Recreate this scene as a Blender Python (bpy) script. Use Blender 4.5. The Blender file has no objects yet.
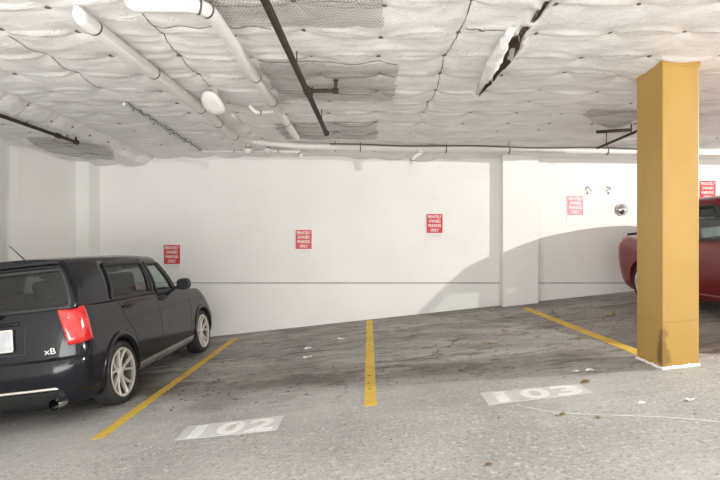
import bpy, bmesh, math, random
from mathutils import Vector, Matrix, noise
from mathutils.bvhtree import BVHTree
random.seed(7)
PI = math.pi
F, CX, CY, EYE, SL = 500.0, 369.0, 246.0, 1.335, 0.108
COL = bpy.context.scene.collection

# ---------------------------------------------------------------- placing
def at(px, py, D):
    return Vector(((px-CX)/F*D, D, EYE+(CY-py)/F*D))
def at_z(px, py, zr):                       # zr: height over the eye
    return at(px, py, F*zr/(CY-py))
def fz(x): return SL*x                      # floor height
def on_floor(px, py):
    D = EYE/((py-CY)/F + SL*(px-CX)/F)
    p = at(px, py, D); return Vector((p.x, p.y, fz(p.x)))

# ---------------------------------------------------------------- helpers
def link(o, parent=None):
    COL.objects.link(o)
    if parent: o.parent = parent
    return o
def tag(o, label=None, cat=None, group=None, kind=None):
    if label: o['label'] = label
    if cat: o['category'] = cat
    if group: o['group'] = group
    if kind: o['kind'] = kind
    return o
def empty(name, loc, rot=(0,0,0)):
    o = bpy.data.objects.new(name, None); o.location = loc; o.rotation_euler = rot
    o.empty_display_size = .1
    return link(o)
def mk(name, vf, mats, parent=None, smooth=False, origin=None, auto=None):
    """vf = (verts, faces[, mat idx]); origin: world point subtracted"""
    v, f = vf[0], vf[1]
    if origin is not None:
        og = Vector(origin); v = [Vector(p)-og for p in v]
    me = bpy.data.meshes.new(name); me.from_pydata([tuple(p) for p in v], [], f)
    if not isinstance(mats, (list, tuple)): mats = [mats]
    for m in mats: me.materials.append(m)
    if len(vf) > 2 and vf[2]: me.polygons.foreach_set('material_index', vf[2])
    if smooth:
        me.polygons.foreach_set('use_smooth', [True]*len(me.polygons))
        if auto: 
            try: me.set_sharp_from_angle(angle=math.radians(auto))
            except Exception: pass
    me.update()
    o = bpy.data.objects.new(name, me)
    if origin is not None and parent is None: o.location = origin
    return link(o, parent)
def from_bm(name, bm, mats, parent=None, smooth=False, auto=35, origin=None):
    bmesh.ops.recalc_face_normals(bm, faces=bm.faces)
    if origin is not None: bmesh.ops.translate(bm, verts=bm.verts, vec=-Vector(origin))
    me = bpy.data.meshes.new(name); bm.to_mesh(me); bm.free()
    if not isinstance(mats, (list, tuple)): mats = [mats]
    for m in mats: me.materials.append(m)
    if smooth:
        me.polygons.foreach_set('use_smooth', [True]*len(me.polygons))
        try: me.set_sharp_from_angle(angle=math.radians(auto))
        except Exception: pass
    o = bpy.data.objects.new(name, me)
    if origin is not None and parent is None: o.location = origin
    return link(o, parent)
def join(*vfs):
    V, Fc = [], []
    for vf in vfs:
        n = len(V); V += [Vector(p) for p in vf[0]]; Fc += [tuple(i+n for i in f) for f in vf[1]]
    return V, Fc
def box(x0, x1, y0, y1, z0, z1):
    v = [(x,y,z) for z in (z0,z1) for y in (y0,y1) for x in (x0,x1)]
    return v, [(0,2,3,1),(4,5,7,6),(0,1,5,4),(2,6,7,3),(0,4,6,2),(1,3,7,5)]
def bev_box(x0, x1, y0, y1, z0, z1, b=.01, seg=2):
    bm = bmesh.new(); v, f = box(x0,x1,y0,y1,z0,z1)
    vs = [bm.verts.new(p) for p in v]
    for q in f: bm.faces.new([vs[i] for i in q])
    bmesh.ops.bevel(bm, geom=bm.edges[:], offset=b, segments=seg, affect='EDGES', profile=.5)
    bmesh.ops.recalc_face_normals(bm, faces=bm.faces)
    r = ([v.co.copy() for v in bm.verts], [tuple(x.index for x in f.verts) for f in bm.faces])
    bm.free(); return r
def round_path(pts, rad, n=5):
    pts = [Vector(p) for p in pts]; out = [pts[0]]
    for i in range(1, len(pts)-1):
        a, b, c = pts[i-1], pts[i], pts[i+1]
        r = min(rad, (a-b).length*.45, (c-b).length*.45)
        p, q = b+(a-b).normalized()*r, b+(c-b).normalized()*r
        for k in range(n+1):
            t = k/n; out.append(p*(1-t)**2 + b*2*t*(1-t) + q*t*t)
    out.append(pts[-1]); return out
def tube(pts, r, seg=12, cap=True):
    pts = [Vector(p) for p in pts]; n = len(pts)
    rs = r if isinstance(r, (list, tuple)) else [r]*n
    V, Fc = [], []; up = None
    for i, p in enumerate(pts):
        t = (pts[min(i+1,n-1)]-pts[max(i-1,0)]).normalized()
        if up is None:
            up = t.orthogonal().normalized()
        up = (up - t*up.dot(t)).normalized(); s = t.cross(up)
        for k in range(seg):
            a = 2*PI*k/seg; V.append(p+(up*math.cos(a)+s*math.sin(a))*rs[i])
    for i in range(n-1):
        for k in range(seg):
            a, b = i*seg+k, i*seg+(k+1)%seg
            Fc.append((a, b, b+seg, a+seg))
    if cap:
        Fc.append(tuple(range(seg))[::-1]); Fc.append(tuple((n-1)*seg+k for k in range(seg)))
    return V, Fc
def lathe(profile, seg=48, axis='X', close=True):
    """profile (a, r): a along the axis"""
    V, Fc = [], []; n = len(profile)
    for k in range(seg):
        t = 2*PI*k/seg; c, s = math.cos(t), math.sin(t)
        for a, r in profile:
            V.append(Vector((a, r*c, r*s)) if axis == 'X' else (Vector((r*c, r*s, a)) if axis == 'Z' else Vector((r*c, a, r*s))))
    for k in range(seg):
        for i in range(n-1 if not close else n):
            j = (i+1) % n
            Fc.append((k*n+i, k*n+j, ((k+1)%seg)*n+j, ((k+1)%seg)*n+i))
    return V, Fc
def move(vf, m):
    if not isinstance(m, Matrix): m = Matrix.Translation(Vector(m))
    return [m @ Vector(p) for p in vf[0]], vf[1]
def text_mesh(body, size, bold=0.0, sx=1.0):
    cu = bpy.data.curves.new('txt', 'FONT'); cu.body = body; cu.size = size
    cu.align_x = 'CENTER'; cu.align_y = 'CENTER'; cu.extrude = .0008; cu.offset = bold
    cu.resolution_u = 4
    o = bpy.data.objects.new('txt', cu); COL.objects.link(o)
    bpy.context.view_layer.update()
    dg = bpy.context.evaluated_depsgraph_get()
    me = bpy.data.meshes.new_from_object(o.evaluated_get(dg))
    v = [Vector((q.co.x*sx, q.co.y, q.co.z)) for q in me.vertices]; f = [tuple(p.vertices) for p in me.polygons]
    bpy.data.objects.remove(o); bpy.data.meshes.remove(me)
    return v, f

# ---------------------------------------------------------------- materials
def new_mat(name):
    m = bpy.data.materials.new(name); m.use_nodes = True
    nt = m.node_tree; b = nt.nodes['Principled BSDF']
    return m, nt, b
def N(nt, t, **kw):
    n = nt.nodes.new(t)
    for k, v in kw.items():
        if k in n.inputs.keys() if hasattr(n.inputs, 'keys') else False: n.inputs[k].default_value = v
        else: setattr(n, k, v)
    return n
def simple(name, col, rough=.5, metal=0, coat=0, var=.06, scale=6, bump=0.0, bscale=40, spec=.5):
    m, nt, b = new_mat(name)
    b.inputs['Roughness'].default_value = rough; b.inputs['Metallic'].default_value = metal
    b.inputs['Coat Weight'].default_value = coat; b.inputs['Coat Roughness'].default_value = .03
    b.inputs['Specular IOR Level'].default_value = spec
    tc = N(nt, 'ShaderNodeTexCoord'); no = N(nt, 'ShaderNodeTexNoise'); no.inputs['Scale'].default_value = scale
    no.inputs['Detail'].default_value = 6
    nt.links.new(tc.outputs['Object'], no.inputs['Vector'])
    r = N(nt, 'ShaderNodeValToRGB'); r.color_ramp.elements[0].position = .3; r.color_ramp.elements[1].position = .7
    r.color_ramp.elements[0].color = tuple(max(0, c*(1-var)) for c in col)+(1,)
    r.color_ramp.elements[1].color = tuple(min(1, c*(1+var)) for c in col)+(1,)
    nt.links.new(no.outputs['Fac'], r.inputs['Fac']); nt.links.new(r.outputs['Color'], b.inputs['Base Color'])
    if bump:
        n2 = N(nt, 'ShaderNodeTexNoise'); n2.inputs['Scale'].default_value = bscale; n2.inputs['Detail'].default_value = 4
        nt.links.new(tc.outputs['Object'], n2.inputs['Vector'])
        bp = N(nt, 'ShaderNodeBump'); bp.inputs['Strength'].default_value = bump; bp.inputs['Distance'].default_value = .01
        nt.links.new(n2.outputs['Fac'], bp.inputs['Height']); nt.links.new(bp.outputs['Normal'], b.inputs['Normal'])
    return m
def glass(name, tint, refl=.5):
    m = bpy.data.materials.new(name); m.use_nodes = True; nt = m.node_tree; nt.nodes.clear()
    out = N(nt, 'ShaderNodeOutputMaterial'); mx = N(nt, 'ShaderNodeMixShader')
    tr = N(nt, 'ShaderNodeBsdfTransparent'); tr.inputs['Color'].default_value = tuple(tint)+(1,)
    gl = N(nt, 'ShaderNodeBsdfGlossy'); gl.inputs['Roughness'].default_value = .02
    lw = N(nt, 'ShaderNodeLayerWeight'); lw.inputs['Blend'].default_value = .5
    pw = N(nt, 'ShaderNodeMath', operation='POWER'); pw.inputs[1].default_value = 5.0
    nt.links.new(lw.outputs['Facing'], pw.inputs[0])
    mu = N(nt, 'ShaderNodeMath', operation='MULTIPLY_ADD'); mu.inputs[1].default_value = .9*refl; mu.inputs[2].default_value = .05
    nt.links.new(pw.outputs[0], mu.inputs[0]); nt.links.new(mu.outputs[0], mx.inputs[0])
    nt.links.new(tr.outputs[0], mx.inputs[1]); nt.links.new(gl.outputs[0], mx.inputs[2])
    nt.links.new(mx.outputs[0], out.inputs[0]); return m

def wall_mat(name, col):
    m, nt, b = new_mat(name); L = nt.links
    b.inputs['Roughness'].default_value = .75
    g = N(nt, 'ShaderNodeNewGeometry')
    no = N(nt, 'ShaderNodeTexNoise'); no.inputs['Scale'].default_value = 1.1; no.inputs['Detail'].default_value = 5
    L.new(g.outputs['Position'], no.inputs['Vector'])
    r = N(nt, 'ShaderNodeValToRGB'); e = r.color_ramp.elements
    e[0].position = .3; e[1].position = .65
    e[0].color = tuple(c*.95 for c in col)+(1,); e[1].color = tuple(col)+(1,)
    L.new(no.outputs['Fac'], r.inputs['Fac'])
    # small marks
    vo = N(nt, 'ShaderNodeTexVoronoi'); vo.inputs['Scale'].default_value = 1.7
    L.new(g.outputs['Position'], vo.inputs['Vector'])
    lt = N(nt, 'ShaderNodeMath', operation='LESS_THAN'); lt.inputs[1].default_value = .022
    L.new(vo.outputs['Distance'], lt.inputs[0])
    mx = N(nt, 'ShaderNodeMix', data_type='RGBA'); mx.inputs['B'].default_value = (.12,.11,.1,1) if False else (.2,.18,.16,1)
    for s in mx.inputs:
        if s.name == 'B' and s.type == 'RGBA': s.default_value = (.2,.18,.16,1)
    L.new(lt.outputs[0], mx.inputs[0]); L.new(r.outputs['Color'], mx.inputs[6]); L.new(mx.outputs[2], b.inputs['Base Color'])
    n2 = N(nt, 'ShaderNodeTexNoise'); n2.inputs['Scale'].default_value = 14; n2.inputs['Detail'].default_value = 6
    L.new(g.outputs['Position'], n2.inputs['Vector'])
    bp = N(nt, 'ShaderNodeBump'); bp.inputs['Strength'].default_value = .12; bp.inputs['Distance'].default_value = .02
    L.new(n2.outputs['Fac'], bp.inputs['Height']); L.new(bp.outputs['Normal'], b.inputs['Normal'])
    return m

def mixc(nt, fac, a, bcol):
    mx = N(nt, 'ShaderNodeMix', data_type='RGBA')
    for s, idx in ((fac, 0), (a, 6), (bcol, 7)):
        if hasattr(s, 'is_output') or isinstance(s, bpy.types.NodeSocket): nt.links.new(s, mx.inputs[idx])
        elif idx == 0: mx.inputs[0].default_value = s
        else: mx.inputs[idx].default_value = tuple(s)+(1,)
    return mx.outputs[2]
def mapr(nt, v, a, b, c=0, d=1, smooth=True):
    mr = N(nt, 'ShaderNodeMapRange'); mr.interpolation_type = 'SMOOTHSTEP' if smooth else 'LINEAR'
    mr.inputs[1].default_value = a; mr.inputs[2].default_value = b; mr.inputs[3].default_value = c; mr.inputs[4].default_value = d
    nt.links.new(v, mr.inputs[0]); return mr.outputs[0]
def mth(nt, op, a, b=None):
    m = N(nt, 'ShaderNodeMath', operation=op)
    for i, s in enumerate((a, b)):
        if s is None: continue
        if isinstance(s, bpy.types.NodeSocket): nt.links.new(s, m.inputs[i])
        else: m.inputs[i].default_value = s
    return m.outputs[0]
def noise_at(nt, vec, scale, detail=5, rough=.55, sc=(1,1,1), rot=0, off=(0,0,0), dist=0):
    mp = N(nt, 'ShaderNodeMapping'); mp.inputs['Scale'].default_value = sc; mp.inputs['Rotation'].default_value = (0,0,rot)
    mp.inputs['Location'].default_value = off
    nt.links.new(vec, mp.inputs['Vector'])
    n = N(nt, 'ShaderNodeTexNoise'); n.inputs['Scale'].default_value = scale; n.inputs['Detail'].default_value = detail
    n.inputs['Roughness'].default_value = rough; n.inputs['Distortion'].default_value = dist
    nt.links.new(mp.outputs[0], n.inputs['Vector']); return n.outputs['Fac']

def floor_mat():
    m, nt, b = new_mat('worn_concrete_floor'); L = nt.links
    g = N(nt, 'ShaderNodeNewGeometry'); P = g.outputs['Position']
    sp = N(nt, 'ShaderNodeSeparateXYZ'); L.new(P, sp.inputs[0])
    X, Y = sp.outputs[0], sp.outputs[1]
    wob = noise_at(nt, P, .9, 5, .6)
    edge = mth(nt, 'ADD', Y, mapr(nt, wob, .2, .8, -.55, .55, False))
    edge = mth(nt, 'ADD', edge, mth(nt, 'MULTIPLY', mth(nt,'MAXIMUM', X, -2.0), .10))
    zone = mapr(nt, edge, 4.55, 5.05)                                # 0 near aisle, 1 in the stalls
    wob2 = noise_at(nt, P, 1.1, 4, .55, off=(9,2,0))
    near = mixc(nt, mapr(nt, wob2, .3, .7), (.36,.353,.338), (.46,.452,.435))
    nz = mapr(nt, mth(nt,'ADD', Y, mapr(nt, wob, .2,.8,-.5,.5,False)), 3.75, 4.05)   # rough topping ends
    agg = noise_at(nt, P, 42, 3, .8)
    near = mixc(nt, mth(nt,'MULTIPLY', mapr(nt, agg, .53, .62), mth(nt,'SUBTRACT', .68, mth(nt,'MULTIPLY', nz, .5))), near, (.20,.193,.18))
    agg2 = noise_at(nt, P, 30, 3, .75, off=(3,3,3))
    near = mixc(nt, mth(nt,'MULTIPLY', mapr(nt, agg2, .54, .64), .6), near, (.66,.65,.63))
    w3 = noise_at(nt, P, 1.6, 5, .6, sc=(.6,1.2,1), off=(4,7,0))
    far = mixc(nt, mapr(nt, w3, .35, .65), (.275,.255,.232), (.43,.41,.385))
    base = mixc(nt, zone, near, far)
    # long dark scuffs running across the stalls
    s1 = noise_at(nt, P, 3.2, 7, .72, sc=(.45,1.9,1), rot=.12, dist=.6)
    s2 = noise_at(nt, P, .8, 4, .6, off=(1,5,0))
    sc_ = mth(nt, 'MULTIPLY', mapr(nt, s1, .50, .60), mapr(nt, s2, .36, .52))
    sc_ = mth(nt, 'MULTIPLY', sc_, mapr(nt, edge, 4.2, 5.4, .08, .62))
    base = mixc(nt, sc_, base, (.075,.062,.05))
    # fine cracks and flakes
    s3 = noise_at(nt, P, 10, 8, .8, sc=(.55,1.6,1), rot=.2)
    fl = mth(nt, 'MULTIPLY', mapr(nt, s3, .565, .60), mapr(nt, edge, 4.2, 5.2, .12, .95))
    base = mixc(nt, fl, base, (.08,.068,.055))
    # dirt band with the pillar's shadow painted in, by the middle of the stalls
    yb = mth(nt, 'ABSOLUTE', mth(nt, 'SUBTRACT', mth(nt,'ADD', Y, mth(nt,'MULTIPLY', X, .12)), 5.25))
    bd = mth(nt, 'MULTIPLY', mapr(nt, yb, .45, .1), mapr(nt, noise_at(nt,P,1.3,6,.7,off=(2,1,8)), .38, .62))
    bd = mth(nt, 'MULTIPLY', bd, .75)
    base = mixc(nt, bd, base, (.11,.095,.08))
    # darker strip along the foot of the wall
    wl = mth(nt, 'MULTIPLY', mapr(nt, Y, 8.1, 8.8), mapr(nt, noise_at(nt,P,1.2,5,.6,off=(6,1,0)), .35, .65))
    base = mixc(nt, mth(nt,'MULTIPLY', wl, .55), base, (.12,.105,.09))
    # thin cracks
    vc = N(nt, 'ShaderNodeTexVoronoi'); vc.feature = 'DISTANCE_TO_EDGE'; vc.inputs['Scale'].default_value = .55
    wv = N(nt, 'ShaderNodeTexNoise'); wv.inputs['Scale'].default_value = 2.5; wv.inputs['Detail'].default_value = 6
    L.new(P, wv.inputs['Vector'])
    va = N(nt, 'ShaderNodeVectorMath', operation='MULTIPLY_ADD'); va.inputs[1].default_value = (.9,.9,.9)
    L.new(wv.outputs['Color'], va.inputs[0]); L.new(P, va.inputs[2]); L.new(va.outputs[0], vc.inputs['Vector'])
    ck = mth(nt, 'MULTIPLY', mapr(nt, vc.outputs['Distance'], .010, .003), mth(nt,'MULTIPLY', mapr(nt, s2, .42, .55, .25, .8), mapr(nt, edge, 4.3, 5.0, .3, 1)))
    base = mixc(nt, ck, base, (.10,.09,.08))
    # oil spot
    vd = N(nt, 'ShaderNodeVectorMath', operation='DISTANCE'); vd.inputs[1].default_value = tuple(on_floor(215,402))
    L.new(P, vd.inputs[0])
    oil = mapr(nt, mth(nt,'ADD', vd.outputs['Value'], mapr(nt, wob, .2,.8,-.25,.25,False)), .42, .1)
    base = mixc(nt, mth(nt,'MULTIPLY', oil, .5), base, (.17,.155,.14))
    L.new(base, b.inputs['Base Color'])
    b.inputs['Roughness'].default_value = .8
    rr = mapr(nt, w3, .3, .7, .55, .85); L.new(rr, b.inputs['Roughness'])
    bp = N(nt, 'ShaderNodeBump'); bp.inputs['Strength'].default_value = .5; bp.inputs['Distance'].default_value = .008
    L.new(agg, bp.inputs['Height']); L.new(bp.outputs['Normal'], b.inputs['Normal'])
    return m

def sheet_mat():
    m, nt, b = new_mat('white_membrane_sheet'); L = nt.links; g = N(nt, 'ShaderNodeNewGeometry'); P = g.outputs['Position']
    a = noise_at(nt, P, 2, 5, .6)
    base = mixc(nt, mapr(nt, a, .3, .7), (.74,.725,.70), (.84,.825,.80))
    f1 = noise_at(nt, P, 4.5, 4, .55, sc=(.55,2.4,1), rot=.25, dist=1.2); f2 = noise_at(nt, P, 5, 4, .55, sc=(1.6,.8,1), rot=-.5, off=(4,4,4), dist=1.5)
    r1 = mapr(nt, mth(nt,'ABSOLUTE', mth(nt,'SUBTRACT', f1, .5)), .0, .03, 1, 0)
    r2 = mapr(nt, mth(nt,'ABSOLUTE', mth(nt,'SUBTRACT', f2, .5)), .0, .025, 1, 0)
    msk = mapr(nt, noise_at(nt, P, 1.7, 3, .5, off=(7,7,1)), .42, .6)
    h = mth(nt, 'ADD', r1, mth(nt, 'MULTIPLY', r2, msk))
    bp = N(nt, 'ShaderNodeBump'); bp.inputs['Strength'].default_value = .38; bp.inputs['Distance'].default_value = .012
    L.new(h, bp.inputs['Height']); L.new(bp.outputs['Normal'], b.inputs['Normal'])
    # grime in some places
    gr = mth(nt, 'MULTIPLY', mapr(nt, noise_at(nt, P, 1.3, 7, .7, off=(2,9,3)), .60, .74), .16)
    base = mixc(nt, gr, base, (.40,.36,.31))
    L.new(base, b.inputs['Base Color']); b.inputs['Roughness'].default_value = .5
    return m
def line_mat(name, col, worn, amt=.5):
    m, nt, b = new_mat(name); g = N(nt, 'ShaderNodeNewGeometry'); P = g.outputs['Position']
    a = noise_at(nt, P, 7, 7, .75); c = noise_at(nt, P, 40, 4, .7)
    col1 = mixc(nt, mapr(nt, noise_at(nt,P,2.3,3,.5), .3,.7), tuple(x*.86 for x in col), col)
    o = mixc(nt, mapr(nt, a, .6-.12*amt, .72-.12*amt), col1, worn)
    o = mixc(nt, mth(nt,'MULTIPLY', mapr(nt, c, .6, .68), .5*amt+.2), o, worn)
    nt.links.new(o, b.inputs['Base Color']); b.inputs['Roughness'].default_value = .7
    return m

def pillar_mat():
    m, nt, b = new_mat('yellow_pillar_paint'); L = nt.links
    g = N(nt, 'ShaderNodeNewGeometry'); P = g.outputs['Position']
    sp = N(nt, 'ShaderNodeSeparateXYZ'); L.new(P, sp.inputs[0])
    base = mixc(nt, mapr(nt, noise_at(nt,P,2,5,.6,sc=(1,1,.5)), .3,.7), (.41,.245,.056), (.45,.278,.070))
    bl = N(nt, 'ShaderNodeVectorMath', operation='DISTANCE'); bl.inputs[1].default_value = (2.527, 4.305, .37)
    mp = N(nt, 'ShaderNodeMapping'); mp.inputs['Scale'].default_value = (1,1,.28); mp.inputs['Location'].default_value = (0,0,.26)
    L.new(P, mp.inputs[0]); L.new(mp.outputs[0], bl.inputs[0])
    d = mth(nt, 'ADD', bl.outputs['Value'], mapr(nt, noise_at(nt,P,9,5,.7), .2,.8,-.07,.07,False))
    st = mapr(nt, d, .085, .035)
    st = mth(nt, 'MULTIPLY', st, mapr(nt, sp.outputs[1], 4.33, 4.30, .8, .55))
    base = mixc(nt, st, base, (.10,.055,.015))
    # scuffs near the foot and lower line
    sc = mth(nt, 'MULTIPLY', mapr(nt, noise_at(nt,P,7,6,.7,sc=(1,1,.35),off=(3,0,1)), .62,.7), mapr(nt, sp.outputs[2], .95, .3, 0, .6))
    base = mixc(nt, sc, base, (.28,.17,.05))
    zl = mth(nt, 'ABSOLUTE', mth(nt,'SUBTRACT', mth(nt,'ADD', sp.outputs[2], mth(nt,'MULTIPLY', sp.outputs[0], -.1)), .42))
    base = mixc(nt, mth(nt,'MULTIPLY', mapr(nt, zl, .006, .002), .45), base, (.25,.14,.04))
    L.new(base, b.inputs['Base Color']); b.inputs['Roughness'].default_value = .48
    bp = N(nt, 'ShaderNodeBump'); bp.inputs['Strength'].default_value = .15; bp.inputs['Distance'].default_value = .01
    L.new(noise_at(nt,P,12,6,.6), bp.inputs['Height']); L.new(bp.outputs['Normal'], b.inputs['Normal'])
    return m

M = dict(
    wall=wall_mat('white_painted_concrete', (.84,.825,.80)),
    wall_l=wall_mat('white_painted_block', (.80,.79,.765)),
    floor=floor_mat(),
    sheet=sheet_mat(),
    pipe=simple('white_pipe_wrap', (.70,.685,.655), .45, var=.04, scale=3),
    band=simple('dark_pipe_strap', (.10,.085,.07), .6),
    iron=simple('black_iron_pipe', (.050,.036,.028), .7, var=.3, scale=12, spec=.2),
    wire=simple('galvanised_wire', (.24,.22,.20), .5, .3),
    seam=simple('taped_seam_line', (.16,.135,.11), .8, var=.5, scale=20),
    pin=simple('rusty_fastener', (.14,.115,.09), .7, var=.4, scale=30),
    brown=simple('exposed_brown_insulation', (.13,.095,.065), .95, var=.5, scale=16, bump=.6),
    yellow=pillar_mat(),
    basewhite=simple('white_paint_foot', (.82,.79,.76), .6, var=.2, scale=25),
    line=line_mat('worn_yellow_line_paint', (.80,.53,.07), (.38,.29,.14), .35),
    pad=line_mat('grey_pad_paint', (.64,.635,.625), (.48,.47,.45), .5),
    digit=line_mat('white_stencil_paint', (.86,.855,.84), (.58,.57,.55), .45),
    scratch=line_mat('faint_white_scrape', (.70,.69,.67), (.52,.51,.49), .9),
    red=simple('red_sign_face', (.60,.035,.045), .4, var=.04),
    pink=simple('glare_paled_red_sign_face', (.74,.16,.20), .4, var=.04),  # glare on the red face put in as a paler red
    white=simple('white_plastic', (.82,.80,.78), .4, var=.03),
    ink=simple('grey_small_print', (.35,.34,.34), .6),
    chrome=simple('chrome', (.8,.8,.8), .06, 1, var=.02),
    silver=simple('silver_alloy', (.66,.62,.57), .42, .35, var=.05),
    black=simple('black_plastic', (.018,.018,.019), .45),
    rubber=simple('tyre_rubber', (.022,.021,.021), .75, var=.2, bump=.3, bscale=60),
    dark=simple('dark_underbody', (.01,.01,.01), .9),
    grey=simple('dark_grey_metallic_paint', (.008,.0085,.0125), .15, .05, .08, spec=.34, var=.15, scale=9),
    redcar=simple('deep_red_metallic_paint', (.19,.004,.010), .3, .1, .2, var=.05, scale=9),
    lens=simple('red_lamp_lens', (.62,.018,.018), .12, 0, 1, var=.25, scale=30),
    plens=simple('pale_red_lamp_lens', (.62,.17,.18), .12, 0, 1, var=.2, scale=30),
    clear=simple('clear_lamp_lens', (.7,.7,.7), .1, .3, 1),
    cloth=simple('dark_seat_cloth', (.045,.045,.048), .9, var=.2),
    cloth2=simple('grey_seat_cloth', (.16,.155,.15), .9, var=.2),
    sill=simple('dusty_silver_grey_sill', (.20,.19,.185), .4, .3, var=.2),
    glass_d=glass('tinted_car_glass', (.36,.39,.39), .75),
    glass_r=glass('privacy_car_glass', (.20,.21,.225), .8),
    glass_l=glass('green_car_glass', (.70,.80,.76), .7),
    leaf=simple('dry_leaf', (.22,.14,.06), .8, var=.4, scale=30),
    leafy=simple('yellow_dry_leaf', (.50,.36,.12), .8, var=.3, scale=30),
    paper=simple('white_paper', (.85,.84,.82), .8, var=.05),
    flake=simple('dark_dirt', (.06,.045,.033), .95, var=.5, scale=30),
    steel=simple('brushed_steel', (.5,.48,.45), .35, .8),
    mglass=simple('dark_mirror_glass', (.03,.03,.035), .15),
    barrel=simple('dark_wheel_barrel', (.10,.095,.09), .6),
    plate=simple('licence_plate_face', (.48,.49,.52), .5, var=.15, scale=12),
    fixture=simple('fixture_enamel', (.75,.75,.73), .4),
)

# ---------------------------------------------------------------- room shell
YB, XL = 9.1, -5.12
def structure(o): o['kind'] = 'structure'; return o
X1, Y0 = 9.0, -1.6
fl = ([(XL-.3,Y0,fz(XL-.3)),(X1,Y0,fz(X1)),(X1,YB+.2,fz(X1)),(XL-.3,YB+.2,fz(XL-.3)),
       (XL-.3,Y0,fz(XL-.3)-.3),(X1,Y0,fz(X1)-.3),(X1,YB+.2,fz(X1)-.3),(XL-.3,YB+.2,fz(XL-.3)-.3)],
      [(0,1,2,3),(7,6,5,4),(0,4,5,1),(1,5,6,2),(2,6,7,3),(3,7,4,0)])
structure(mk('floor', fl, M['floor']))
ZT = EYE+1.95
structure(mk('wall_back', box(XL-.3, X1, YB, YB+.3, -1.0, ZT), M['wall']))
structure(mk('wall_left', box(XL-.3, XL, Y0, YB, -1.0, ZT), M['wall_l']))
ZL = EYE-.68
def ledge(x0, x1, yf):        # lower wall stands proud a little, its top is the joint line
    v = [(x0,yf-.022,-1),(x1,yf-.022,-1),(x1,yf-.022,ZL-.012),(x0,yf-.022,ZL-.012),(x0,yf,ZL),(x1,yf,ZL),(x1,yf+.02,-1),(x0,yf+.02,-1),(x1,yf+.02,ZL),(x0,yf+.02,ZL)]
    return v, [(0,1,2,3),(3,2,5,4),(4,5,8,9),(9,8,6,7),(7,6,1,0),(0,3,4,9,7),(1,6,8,5,2)]
structure(mk('trim_1', ledge(XL, 2.352, YB), M['wall']))
structure(mk('trim_2', ledge(3.0, X1, YB), M['wall']))
joint = simple('grey_joint_line', (.36,.35,.335), .8, var=.3, scale=8)
structure(mk('trim_6', box(XL, 2.37, YB-.006, YB+.01, ZL-.002, ZL+.018), joint))
structure(mk('trim_7', box(3.006, X1, YB-.006, YB+.01, ZL-.002, ZL+.018), joint))
# pilasters
structure(mk('trim_3', bev_box(2.375, 3.005, 8.86, YB+.05, -.5, ZT-.05, .008), M['wall']))
structure(mk('trim_4', bev_box(XL-.05, -4.895, 8.74, YB+.05, -1.0, ZT-.05, .008), M['wall_l']))
# left wall upper band: slightly proud of the wall below
structure(mk('trim_5', box(XL-.02, XL+.018, 1.0, 7.3, EYE+.66, ZT), M['wall_l']))

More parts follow.
